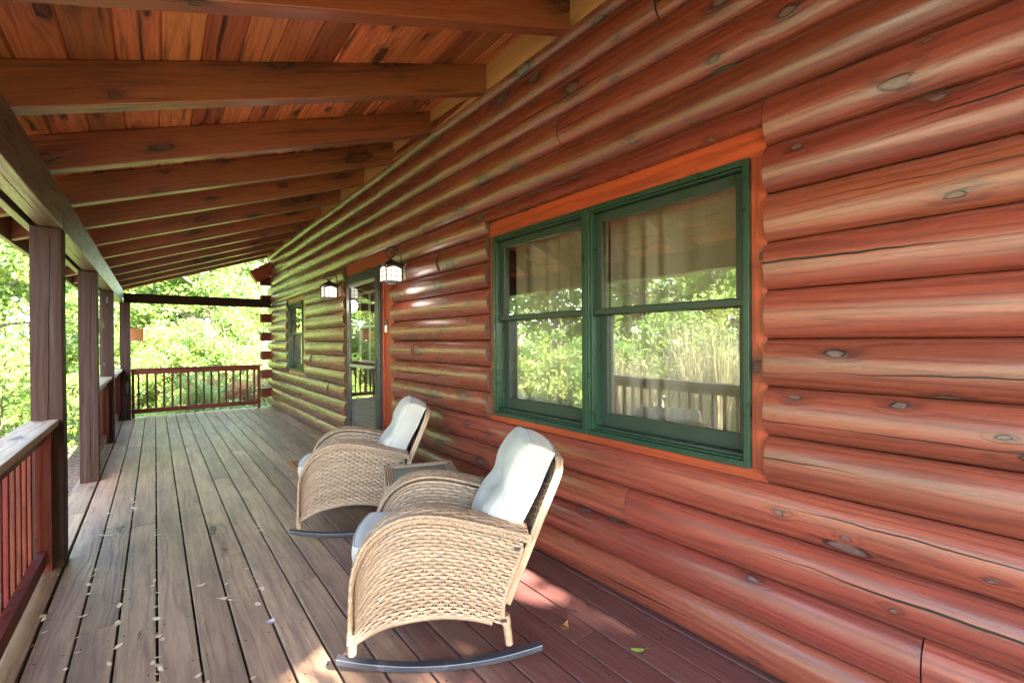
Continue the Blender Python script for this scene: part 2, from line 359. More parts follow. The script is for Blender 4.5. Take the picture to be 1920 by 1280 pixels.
def m_mulch():
    t=NT('mulch'); tc=t.n('ShaderNodeTexCoord').outputs['Object']
    vo=t.n('ShaderNodeTexVoronoi'); vo.inputs['Scale'].default_value=45.; t.L(tc,vo.inputs['Vector'])
    n=t.noise(tc,80.,3.)
    s=t.n('ShaderNodeSeparateColor'); t.L(vo.outputs['Color'],s.inputs[0])
    c=t.mix(s.outputs[0],(.07,.045,.035),(.30,.22,.19)); c=t.mix(t.mrange(n,.6,.8),c,(.4,.33,.3))
    t.bsdf(c,.95,t.bump(vo.outputs['Distance'],.8,.03),.1); return t.m
M['mulch']=m_mulch()
def m_gravel():
    t=NT('pale_drive'); tc=t.n('ShaderNodeTexCoord').outputs['Object']
    n=t.noise(tc,50.,4.); t.bsdf(t.mix(n,(.30,.26,.22),(.48,.42,.37)),.95,t.bump(n,.5,.02),.1); return t.m
M['drive']=m_gravel()
def m_mat():
    t=NT('coir_mat'); tc=t.n('ShaderNodeTexCoord').outputs['Object']; n=t.noise(tc,260.,3.)
    x,y,z=t.sep(tc)
    ax=t.math('ABSOLUTE',x); ay=t.math('ABSOLUTE',y)
    # border lines set in from the edge: half sizes .30 x .44
    dx=t.math('SUBTRACT',.30,ax); dy=t.math('SUBTRACT',.44,ay); d=t.math('MINIMUM',dx,dy)
    l1=t.math('LESS_THAN',t.math('ABSOLUTE',t.math('SUBTRACT',d,.055)),.008); l2=t.math('LESS_THAN',t.math('ABSOLUTE',t.math('SUBTRACT',d,.083)),.004)
    c=t.mix(t.math('MAXIMUM',l1,l2),t.mix(n,(.30,.13,.05),(.52,.25,.11)),(.03,.025,.02))
    t.bsdf(c,.95,t.bump(n,1.,.006),.1); return t.m
M['mat']=m_mat()

# ------------------------------------------------------------------ numbers measured from the photograph
XG=2.03           # groove plane of the log wall; logs bulge .05 towards the porch
PITCH=.2015; Z0=.008
YEND=11.2; YNEAR=-2.6
SLOPE=.358
def rz_low(x): return 2.40+SLOPE*(x+.48)        # underside of the rafters
RH=.21                                           # vertical rafter depth

# ------------------------------------------------------------------ setting
g=MB(); g.box((-150,-150,-1.2),(150,150,-.5),0); ground=g.build('ground',M['ground']); tag(ground,kind='structure')
mu=MB()
th=np.linspace(0,2*PI,60,endpoint=False)
def patch(mat,name,cx,cy,rx,ry,z,seed):
    rg=np.random.default_rng(seed); k=np.array([rg.normal()*.12/(i+1) for i in range(6)]); ph=rg.random(6)*6
    rr=1+sum(k[i]*np.sin((i+2)*th+ph[i]) for i in range(6))
    v=np.stack([cx+rx*rr*np.cos(th),cy+ry*rr*np.sin(th),np.full(60,z)],1); v=np.vstack([v,[cx,cy,z]])
    m=MB(); m.add(v,[[i,(i+1)%60,60] for i in range(60)]); o=m.build(name,mat); tag(o,kind='structure')
patch(M['mulch'],'mulch_bed',-1.9,6.,2.3,5.2,-.494,3)
patch(M['drive'],'gravel_path',-9.5,7.,3.,9.,-.490,5)

# deck: boards along y with gaps
dk=MB(); gaps=[-.462+.1535*i for i in range(0,17)]
def deck_board(x0,x1,y0,y1):
    zz=random.uniform(-.0015,.0015)
    dk.box((x0,y0,-.036),(x1,y1,zz),1)
cuts={0:[2.0,6.6],1:[3.05,8.0],2:[4.55],3:[1.2,7.2],4:[],5:[3.55,9.1],6:[.9,5.6],7:[2.9],8:[1.6,6.9],9:[3.9],10:[.7,5.1],11:[2.35,8.4],12:[4.4],13:[1.5,6.],14:[3.2],15:[.2,5.]}
for i in range(16):
    ys=[YNEAR]+cuts.get(i,[])+[11.22]
    for a,b in zip(ys[:-1],ys[1:]):
        deck_board(gaps[i]+.0048,gaps[i+1]-.0048,a+.0015,b-.0015)
deck_board(gaps[16]+.0048,2.06,YNEAR,4.1); deck_board(gaps[16]+.0048,2.06,4.103,11.22)
for a,b in ((YNEAR,1.9),(1.9,5.2),(5.2,8.3),(8.3,11.22)):
    deck_board(-.635,gaps[0]-.011,a+.0015,b-.0015)
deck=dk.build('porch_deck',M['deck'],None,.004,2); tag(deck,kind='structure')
us=MB()
for y in np.arange(YNEAR+.2,11.2,.405): us.box((-.60,y,-.22),(2.3,y+.04,-.037),0)
us.box((-.64,YNEAR,-.26),(-.60,11.22,-.0365),1); us.box((-.60,11.18,-.26),(2.2,11.22,-.0365),0)
o=us.build('porch_floor_framing',M['beam']); tag(o,kind='structure')
sk=MB(); sk.box((-.58,YNEAR+.05,-.499),(2.3,11.1,-.3),1)
o=sk.build('soil_under_porch',M['mulch']); tag(o,kind='structure')

sc_=MB(); an6=np.arange(7)*2*PI/7
for y in np.arange(YNEAR+.22,11.2,.405):
    for i in range(16):
        for xx in (gaps[i]+.03,gaps[i+1]-.03):
            cx,cy=xx+random.uniform(-.006,.006),y+random.uniform(-.008,.008)
            sc_.add(np.stack([cx+.0042*np.cos(an6),cy+.0042*np.sin(an6),np.full(7,.0022)],1),[list(range(7))],None,.5)
o=sc_.build('deck_screw_heads',M['crack']); tag(o,kind='structure')
# ------------------------------------------------------------------ log cabin
cabin=thing('log_cabin','red stained log cabin wall with green window and glazed door along the porch','cabin',(2.1,5.,0))
CB=Matrix.Translation((-2.1,-5.,0))
def sub(mb,name,mat,parent,bevel=0):
    o=mb.build(name,mat,None,bevel); o.parent=parent; 
    o.matrix_parent_inverse=Matrix.Translation(-Vector(parent_world(parent))); return o
def parent_world(p):
    v=Vector((0,0,0))
    while p is not None:
        v+=p.location; p=p.parent
    return v

def log_piece(n,y0,y1,zclip=None):
    zb=Z0+PITCH*n; zc=zb+PITCH/2; hh=PITCH/2-.0012
    rg=np.random.default_rng(1000+n*37+int(y0*10)); b0_=rg.normal()*.004; 
    ny=max(2,int((y1-y0)/.16)+1); ys=np.linspace(y0,y1,ny); K=15
    t0=-1. if zclip is None else (zclip-zc)/hh
    tt=np.sin(np.linspace(math.asin(max(-1,t0)),PI/2,K))
    ph=rg.random(4)*6
    P=np.zeros((ny,K,3)); T=np.zeros((ny,K,3))
    for i,y in enumerate(ys):
        bul=.058+b0_+.005*math.sin(y*1.3+ph[0])+.003*math.sin(y*3.1+ph[1]); dz=.005*math.sin(y*1.1+ph[2])
        x=XG-bul*np.power(np.maximum(1-tt*tt,0),.62)
        z=zc+tt*hh+dz*(1-tt*tt)
        P[i,:,0]=x; P[i,:,1]=y; P[i,:,2]=z
        ang=np.arcsin(tt)*.115
        T[i,:,0]=y; T[i,:,1]=ang; T[i,:,2]=.0
    r=rg.random()
    m=MB(); m.grid(P,r,T.reshape(-1,3),True)
    m2=[]
    # ends
    for i,fl in ((0,False),(ny-1,True)):
        ring=np.vstack([P[i],[[XG+.06,ys[i],P[i,-1,2]],[XG+.06,ys[i],P[i,0,2]]]])
        f=[list(range(K+2))]
        if fl: f=[f[0][::-1]]
        m.add(ring,f,np.stack([ring[:,1]*0+.3,ring[:,0],ring[:,2]],1),r,False,1)
    if zclip is not None:
        q=np.stack([np.stack([np.full(ny,XG+.06),ys,np.full(ny,zclip)],1),P[:,0,:]],1); m.grid(q,r)
    o=sub(m,'log',M['log'],cabin); o.data.materials.append(M['log_end'])
    return o
OPEN=[(.840,2.84,4,10),(4.62,6.17,0,11),(8.22,9.53,4,10)]
rgj=np.random.default_rng(5)
JO={15:[1.35,4.9,8.2],14:[.55,3.6,7.2],13:[2.05,5.7,9.3],12:[3.9,7.6],11:[4.35,8.0],10:[3.6,7.3],9:[],8:[],7:[],6:[4.1,7.],5:[7.8],4:[3.5,],3:[-.2,3.55,6.9],2:[1.55,3.9,8.4],1:[.35,4.45,9.0],0:[2.3,7.7]}
for n in range(0,17):
    pieces=[(YNEAR,YEND+(.16 if n%2==0 else 0))]
    for a,b,n0,n1 in OPEN:
        if n0<=n<=n1:
            q=[]
            for p in pieces:
                if p[0]<a and p[1]>b: q+=[(p[0],a),(b,p[1])]
                else: q.append(p)
            pieces=q
    for p in pieces:
        y=[p[0]]+[j for j in JO.get(n,[]) if p[0]+.3<j<p[1]-.3]+[p[1]]
        for k in range(len(y)-1):
            a=y[k]+(.0025 if k else 0); b=y[k+1]-(.0025 if k<len(y)-2 else 0)
            if n==11:
                # the log over the big window is notched for its head casing
                if a<.835 and b>2.84:
                    log_piece(n,a,.838); log_piece(n,.841,2.838,2.312); log_piece(n,2.841,b); continue
            log_piece(n,a,b)
# backing behind the log grooves, with openings
bk=MB()
def back(y0,y1,z0,z1): bk.box((XG+.0605,y0,z0),(XG+.16,y1,z1),1)
back(YNEAR,.86,0,3.5); back(.86,2.835,0,.82); back(.86,2.835,2.3,3.5); back(2.835,4.78,0,3.5); back(4.78,6.16,2.41,3.5); back(6.16,8.37,0,3.5); back(8.37,9.52,0,.82); back(8.37,9.52,2.2,3.5); back(9.52,YEND,0,3.5)
sub(bk,'log_wall_core',M['log_end'],cabin)
# gable-wall logs crossing at the far corner
for n in (1,3,5,7,9,11,13):
    m=MB(); z=Z0+PITCH*n
    m.box((1.80,11.03,z+.01),(6.,11.23,z+PITCH-.008),0)
    sub(m,'cross_log',M['rail'],cabin,.02)
gb=MB(); gb.box((2.09,11.06,-.5),(6.,11.2,3.2),0); sub(gb,'gable_wall',M['log'],cabin)
br=MB(); ang=math.atan2(.52,.85); Mx=Matrix.Translation((1.66,11.12,2.79))@Matrix.Rotation(-ang,4,'Y')
br.box((0,-.11,-.13),(.9,.11,.14),0,M=Mx); sub(br,'roof_bracket',M['casing'],cabin,.006)
# stem wall
st=MB(); st.box((2.02,YNEAR,-.5),(2.2,11.2,-.05),1); sub(st,'foundation',M['log_end'],cabin)
# dark room behind the windows
rm=MB()
rm.box((4.4,YNEAR,0),(4.5,11.,2.6),1); rm.box((XG+.2,YNEAR,-.02),(4.4,11.,0),1); rm.box((XG+.2,YNEAR,2.6),(4.4,11.,2.7),1)
rm.box((XG+.2,YNEAR-.1,0),(4.4,YNEAR,2.6),0); rm.box((XG+.2,3.6,0),(4.4,3.7,2.6),0); rm.box((XG+.2,7.2,0),(4.4,7.3,2.6),0)
sub(rm,'interior_room',M['room'],cabin)
ro=MB()
ro.box((XG+.02,YNEAR,3.62),(7,11.6,3.7),1); sub(ro,'house_roof_edge',M['roofing'],cabin)
# frieze boards on top of the wall between the rafters
fz=MB(); fz.box((1.97,YNEAR,Z0+PITCH*16+.06),(2.03,11.3,3.60),1); sub(fz,'frieze_board',M['raw'],cabin)

def frame_ring(mb,x0,x1,y0,y1,z0,z1,w,wt=None,wb=None):
    wt=wt or w; wb=wb or w
    mb.box((x0,y0,z0),(x1,y0+w,z1),2); mb.box((x0,y1-w,z0),(x1,y1,z1),2)
    mb.box((x0,y0+w,z1-wt),(x1,y1-w,z1),1); mb.box((x0,y0+w,z0),(x1,y1-w,z0+wb),1)
def window_child(mb,name,mat,w,bevel=0):
    return sub(mb,name,mat,w,bevel)

def make_window(y0,y1,z0,z1,cas_top,cas_side,cas_bot,units,casing_mat,label,near_extra=0.):
    w=bpy.data.objects.new('window',None); COL.objects.link(w); w.parent=cabin
    w.location=(XG-2.1,(y0+y1)/2-5.,z0)
    if label: w['label']=label
    c=MB(); xa,xb=XG-.012,XG+.05
    ya=y0-cas_side-near_extra
    c.box((xa,ya,z1),(xb,y1+cas_side,z1+cas_top),1)
    c.box((xa,ya,z0-cas_bot),(xb,y1+cas_side,z0),1)
    c.box((xa+.002,ya,z0),(xb,y0,z1),2); c.box((xa+.002,y1,z0),(xb,y1+cas_side,z1),2)
    window_child(c,'casing',casing_mat,w,.003)
    f=MB(); step=(y1-y0)/units
    for k in range(units):
        a=y0+k*step+(.003 if k else 0); b=y0+(k+1)*step-(.003 if k<units-1 else 0)
        frame_ring(f,XG-.034,XG+.10,a,b,z0,z1,.026,.026,.028)
        frame_ring(f,XG-.018,XG+.0995,a+.026,b-.026,z0+.028,z1-.026,.010)
    if units>1: f.box((XG-.040,y0+step-.014,z0+.002),(XG-.0345,y0+step+.014,z1-.002),2)
    window_child(f,'frame',M['green'],w,.004)
    for k in range(units):
        a=y0+k*step+.037; b=y0+(k+1)*step-.037; zb=z0+.039; zt=z1-.037; zm=zb+(zt-zb)*.545
        u=MB(); frame_ring(u,XG+.022,XG+.058,a,b,zm-.012,zt,.045,.05,.03); window_child(u,'upper_sash',M['dgreen'],w,.003)
        l=MB(); frame_ring(l,XG+.062,XG+.098,a,b,zb,zm+.022,.05,.034,.085); window_child(l,'lower_sash',M['dgreen'],w,.003)
        p=MB(); p.box((XG+.038,a+.043,zm+.016),(XG+.041,b-.043,zt-.048),2); window_child(p,'upper_pane',M['glass'],w)
        p=MB(); p.box((XG+.078,a+.048,zb+.083),(XG+.081,b-.048,zm-.010),2); window_child(p,'lower_pane',M['glass'],w)
        mr=MB(); mr.box((XG+.004,a+.001,zm-.02),(XG+.0215,b-.001,zm+.012),1); window_child(mr,'meeting_rail',M['dgreen'],w,.003)
        sl=MB(); sl.box((XG+.005,a+.001,zb-.003),(XG+.061,b-.001,zb+.012),1); window_child(sl,'sill_track',M['dgreen'],w,.003)
        # curtain with hanging folds
        ny=90; ys=np.linspace(a-.03,b+.03,ny); zs=np.linspace(z0-.1,z1+.06,8)
        P=np.zeros((ny,8,3)); rg=np.random.default_rng(int(a*100)); ph=rg.random(3)*6
        for i,y in enumerate(ys):
            fold=.016*math.sin(y*38+ph[0]+1.5*math.sin(y*9+ph[1]))+.012*math.sin(y*17+ph[2])
            P[i,:,0]=XG+.20+fold; P[i,:,1]=y; P[i,:,2]=zs
        cu=MB(); cu.grid(P); window_child(cu,'curtain',M['curtain'],w)
    return w
make_window(.905,2.785,.862,2.192,.118,.052,.048,2,M['casing'],'wide double window with green frames and orange casing',.012)
make_window(8.42,9.47,.88,2.13,.085,.06,.065,1,M['raw'],'narrow green window near the far corner',.13)

# door
dr=bpy.data.objects.new('door',None); COL.objects.link(dr); dr.parent=cabin; dr.location=(XG-2.1,5.45-5.,0); dr['label']='glazed dark storm door with orange casing'
c=MB()
c.box((XG-.012,4.622,2.26),(XG+.05,6.17,2.425),1)
c.box((XG-.010,4.622,.0),(XG+.05,4.905,2.26),2); c.box((XG-.010,6.0,.0),(XG+.05,6.17,2.26),2)
c.box((XG-.03,4.868,.0),(XG-.0105,4.905,2.22),2)
sub(c,'casing',M['casing'],dr,.003)
f=MB(); frame_ring(f,XG-.062,XG+.04,4.906,5.999,.02,2.258,.028,.028,.02); sub(f,'jamb',M['black'],dr,.003)
f=MB(); A0,A1=4.937,5.968
frame_ring(f,XG-.070,XG-.035,A0,A1,.042,2.226,.085,.085,.14); 
sub(f,'storm_frame',M['black'],dr,.005)
f=MB(); f.box((XG-.066,A0+.086,1.09),(XG-.038,A1-.086,1.125),1); sub(f,'cross_rail',M['steel'],dr,.003)
f=MB(); f.box((XG-.068,A0+.087,2.10),(XG-.04,A1-.087,2.138),1); sub(f,'screen_cassette',M['steel'],dr,.003)
p=MB(); p.box((XG-.054,A0+.084,.182),(XG-.051,A1-.084,1.0895),1); p.box((XG-.054,A0+.084,1.1255),(XG-.051,A1-.084,2.0995),1); sub(p,'pane',M['glass'],dr)
h=MB(); h.box((XG-.082,A0+.022,.98),(XG-.0705,A0+.058,1.22),2)
h.tube([(XG-.08,A0+.04,1.10),(XG-.125,A0+.04,1.10),(XG-.132,A0+.06,1.098),(XG-.13,A0+.10,1.09),(XG-.128,A0+.15,1.085)],[.011,.011,.011,.010,.007],8)
sub(h,'handle',M['black'],dr)
dd=MB(); dd.box((XG+.045,4.935,.03),(XG+.085,5.97,2.225),2); sub(dd,'inner_door',M['room'],dr)
i2=MB()
frame_ring(i2,XG+.03,XG+.0445,5.12,5.79,1.15,2.03,.03); i2.box((XG+.032,5.44,1.18),(XG+.0435,5.47,2.0),2); i2.box((XG+.032,5.151,1.58),(XG+.0425,5.439,1.61),1); i2.box((XG+.032,5.471,1.58),(XG+.0425,5.759,1.61),1)
sub(i2,'inner_muntins',M['white'],dr)
db=MB(); db.box((XG-.03,4.795,1.51),(XG-.0125,4.84,1.59),2)
bell=thing('doorbell','small doorbell with black top and white base on orange door casing','doorbell',(XG-.012,4.817,1.585))
sub(db,'button_base',M['white'],bell,.004)
db=MB(); db.box((XG-.033,4.795,1.591),(XG-.0125,4.84,1.655),2); sub(db,'camera_head',M['black'],bell,.006)

# ------------------------------------------------------------------ porch roof
pr_=thing('porch_roof','sloping timber porch roof with exposed brown rafters on four square posts','porch roof',(-.53,4.1,0))
RAFT=[-1.5,-.6,.27,1.14,2.02,2.89,3.77,4.60,5.43,6.30,7.2,8.05,8.92,9.79,10.65,11.38]
th_=math.atan(SLOPE)
for i,y in enumerate(RAFT):
    m=MB(); x0,x1=-.905,1.984; k=9
    xs=np.linspace(x0,x1,k); w=.088 if i<len(RAFT)-1 else .05
    rg=np.random.default_rng(i)
    P=[];T=[]
    for x in xs:
        zl=rz_low(x); dy=rg.normal()*.0015
        for (yy,zz) in ((y-w,zl),(y,zl),(y,zl+RH),(y-w,zl+RH)):
            P.append((x,yy+dy,zz)); T.append((x,yy-y,zz-zl))
    F=[]
    for a in range(k-1):
        for b in range(4): F.append([a*4+b,(a+1)*4+b,(a+1)*4+(b+1)%4,a*4+(b+1)%4])
    F+= [[0,1,2,3],[(k-1)*4+3,(k-1)*4+2,(k-1)*4+1,(k-1)*4]]
    m.add(P,F,T,rg.random()); sub(m,'rafter',M['rafter'],pr_,.006)
# ceiling boards along y, laid up the slope
cm=MB(); bw=.164; nx=int((2.02+.97)/bw)+1
for i in range(nx):
    x0=-.95+i*bw; x1=min(x0+bw,2.03)
    ys=[-1.6]+sorted([random.uniform(0,10) for _ in range(2)])+[11.55]
    for a,b in zip(ys[:-1],ys[1:]):
        r=random.random(); P=[];T=[]
        for yy in (a+.0008,b-.0008):
            for (xx,dz) in ((x0+.0005,.010),(x0+.008,.0),(x1-.008,.0),(x1-.0005,.010),(x1-.0005,.03),(x0+.0005,.03)):
                P.append((xx,yy,rz_low(xx)+RH+.0012+dz)); T.append((yy,xx,dz))
        F=[[j,(j+1)%6,6+(j+1)%6,6+j] for j in range(6)]+[[5,4,3,2,1,0],[6,7,8,9,10,11]]
        cm.add(P,F,T,r)
sub(cm,'ceiling_boards',M['ceil'],pr_)
rf=MB()
P=[]
for y in (-1.65,11.62):
    for x,dz in ((-1.0,.035),(2.2,.035),(2.2,.075),(-1.0,.075)): P.append((x,y,rz_low(x)+RH+dz))
rf.add(P,[[0,1,2,3][::-1],[4,5,6,7],[0,4,7,3],[1,2,6,5],[0,1,5,4],[3,7,6,2]]); sub(rf,'shingles',M['roofing'],pr_)
fa=MB(); fa.box((-.945,-1.65,2.232),(-.9055,11.6,2.455),1); sub(fa,'fascia',M['beam'],pr_,.004)
# beams
bm_=MB()
for a,b in ((-1.6,1.8),(1.803,4.098),(4.101,6.36),(6.363,8.62),(8.623,10.98)):
    j=random.uniform(-.003,.003)
    bm_.box((-.5155,a,2.148),(-.462+j,b,2.392),1); bm_.box((-.572,a+.0,2.15),(-.5165,b,2.385),1)
sub(bm_,'inner_beam',M['beam'],pr_,.004)
b2=MB()
for a,b in ((-1.6,4.1),(4.103,8.6),(8.603,10.98)): b2.box((-.652,a,2.152),(-.609,b,2.345),1)
sub(b2,'outer_beam',M['beam'],pr_,.004)
tb=MB(); tb.box((-.456,10.99,2.15),(1.985,11.08,2.325),0); sub(tb,'end_beam',M['post'],pr_,.005)
def post(x0,y0,z1):
    m=MB(); w=.146; ns=14; zs=np.linspace(.001,z1,ns); rg=np.random.default_rng(int(abs(y0)*100)); P=[];T=[]
    for z in zs:
        d=.0018*np.sin(z*3+rg.random(2)*.6)
        for a,b in ((0,0),(1,0),(1,1),(0,1)):
            P.append((x0+a*w+d[0],y0+b*w+d[1],z)); T.append((z,a*w,b*w))
    F=[]
    for a in range(ns-1):
        for b in range(4): F.append([a*4+b,a*4+(b+1)%4,(a+1)*4+(b+1)%4,(a+1)*4+b])
    F+=[[3,2,1,0],[(ns-1)*4+i for i in range(4)]]
    m.add(P,F,T,rg.random()); o=sub(m,'post',M['post'],pr_,.006)
    # long drying check down the front face
    zz=np.linspace(z1*.02,z1*.97,50); cx=x0+w*(.42+.2*rg.random())+.006*np.sin(zz*2.1+rg.random()*5)+np.cumsum(rg.normal(size=50))*.0006
    wd=.0014*np.abs(np.sin(zz*1.7+rg.random()*3))+.0004
    Q=np.stack([np.stack([cx-wd,np.full(50,y0-.0022),zz],1),np.stack([cx+wd,np.full(50,y0-.0022),zz],1)],1)
    ck=MB(); ck.grid(Q); c_=ck.build('drying_crack',M['crack'],o)
PY=[4.03,6.27,8.525]
for y in PY: post(-.606,y,2.146)
post(-.502,10.845,2.148); 
post(-.606,-.5,2.146)

# ------------------------------------------------------------------ railings
def side_railing(label,y0,y1,lx=0.):
    r=thing('porch_railing',label,'railing',(-.55,(y0+y1)/2,0))
    m=MB(); m.box((-.624+lx,y0+.001,.90),(-.479+lx,y1-.001,.938),1); sub(m,'cap',M['cap'],r,.005)
    m=MB(); m.box((-.585+lx,y0+.04,.812),(-.535+lx,y1-.04,.899),1); sub(m,'top_rail',M['rail'],r,.004)
    m=MB(); m.box((-.583+lx,y0+.04,.052),(-.533+lx,y1-.04,.138),1); sub(m,'bottom_rail',M['rail'],r,.004)
    for q in (y0+.001,y1-.039):
        m=MB(); m.box((-.588+lx,q,.001),(-.511+lx,q+.038,.899),2); sub(m,'end_stile',M['rail'],r,.004)
    n=int((y1-y0-.1)/.132)
    for i in range(n):
        y=y0+.05+(i+.5)*(y1-y0-.1)/n
        m=MB(); m.box((-.622+lx,y-.018,.052),(-.586+lx,y+.018,.897),2); sub(m,'baluster',M['rail'],r,.003)
side_railing('near porch railing with weathered flat cap at the left edge',-.354,4.028)
side_railing('middle porch railing between second and third posts',6.418,8.523)
side_railing('short far porch railing ending at the corner post',8.673,10.843,.012)
r=thing('porch_railing','red brown end railing across the far end of the porch','railing',(.7,11.05,0))
m=MB(); m.box((-.354,10.98,.895),(1.80,11.08,.925),0); sub(m,'cap',M['rail'],r,.004)
m=MB(); m.box((-.354,11.01,.815),(1.72,11.05,.894),0); sub(m,'top_rail',M['rail'],r,.004)
m=MB(); m.box((-.354,11.01,.085),(1.72,11.05,.168),0); sub(m,'bottom_rail',M['rail'],r,.004)
m=MB(); m.box((1.72,11.0,.001),(1.77,11.06,.894),2); sub(m,'end_stile',M['rail'],r,.004)
m=MB(); m.box((-.352,11.055,.001),(-.31,11.09,.894),2); sub(m,'end_stile',M['rail'],r,.004)
for i in range(16):
    x=-.25+i*.1275
    m=MB(); m.box((x-.017,11.0505,.085),(x+.017,11.085,.893),2); sub(m,'baluster',M['rail'],r,.003)

# ------------------------------------------------------------------ wicker rocking chair
def weave(mb,SF,nu,rows,amp=.0045,fill=.43,th=.002,stake=True,seg=6,jit=.0006):
    """SF(u,v)->(...,3): strands run along u, stakes along v; over-one-under-one"""
    e=1e-3
    def nrm(u,v):
        a=SF(np.clip(u+e,0,1),v)-SF(np.clip(u-e,0,1),v); b=SF(u,np.clip(v+e,0,1))-SF(u,np.clip(v-e,0,1))
        n=np.cross(a,b); return n/(np.linalg.norm(n,axis=-1,keepdims=True)+1e-12)
    N=nu*seg+1; u=np.linspace(0,1,N)
    for r_i in range(rows):
        rr=random.random()
        off=amp*(1-2*np.power((1-np.cos(PI*(u*nu+r_i)))/2,2.6)); ds=np.array([-fill,-fill*.45,fill*.45,fill])/rows; rise=np.array([0,th,th,0])
        vv=np.clip((r_i+.5)/rows+ds,0,1)
        U=np.repeat(u[:,None],4,1); V=np.repeat(vv[None,:],N,0)
        P=SF(U,V)+nrm(U,V)*(off[:,None]+rise[None,:])[...,None]
        P+=RNG.normal(size=(N,1,3))*jit*.5
        mb.grid(P,rr)
    if stake:
        for j in range(nu+1):
            K=rows+1; v=np.linspace(0,1,K); du=np.array([-.10,0,.10])/nu
            U=np.clip(np.repeat((j/nu+du)[None,:],K,0),0,1); V=np.repeat(v[:,None],3,1)
            P=SF(U,V)+nrm(U,V)*(np.array([-.001,.0012,-.001])[None,:])[...,None]
            mb.grid(P,random.random()*.5,flip=True)
def rope(mb,path,side,rad=.0062,a=.0075,pitch=.045,strands=3):
    """braid along path: strands weaving to and fro along `side`"""
    p=np.asarray(path,float); d=np.linalg.norm(np.diff(p,axis=0),axis=1); L=np.concatenate([[0],np.cumsum(d)])
    tan=np.gradient(p,axis=0); tan/=np.linalg.norm(tan,axis=1)[:,None]; sd=np.asarray(side,float); nn=np.cross(tan,sd)
    for k in range(strands):
        ph=2*PI*L/pitch+k*2*PI/strands
        q=p+np.sin(ph)[:,None]*a*sd+np.sin(2*ph)[:,None]*a*.45*nn
        mb.tube(q,rad,5,r=random.random())
def wrapped(mb,path,rad,pitch=.011,n=8):
    p=np.asarray(path,float); L=np.sum(np.linalg.norm(np.diff(p,axis=0),axis=1)); k=max(4,int(L/pitch))*4+1
    q=spline(p,k); rr=np.interp(np.linspace(0,1,k),np.linspace(0,1,len(np.atleast_1d(rad))),np.atleast_1d(rad))
    rr=rr*(1+.09*np.abs(np.sin(np.arange(k)*PI/4)))
    mb.tube(q,rr,n,r=random.random())

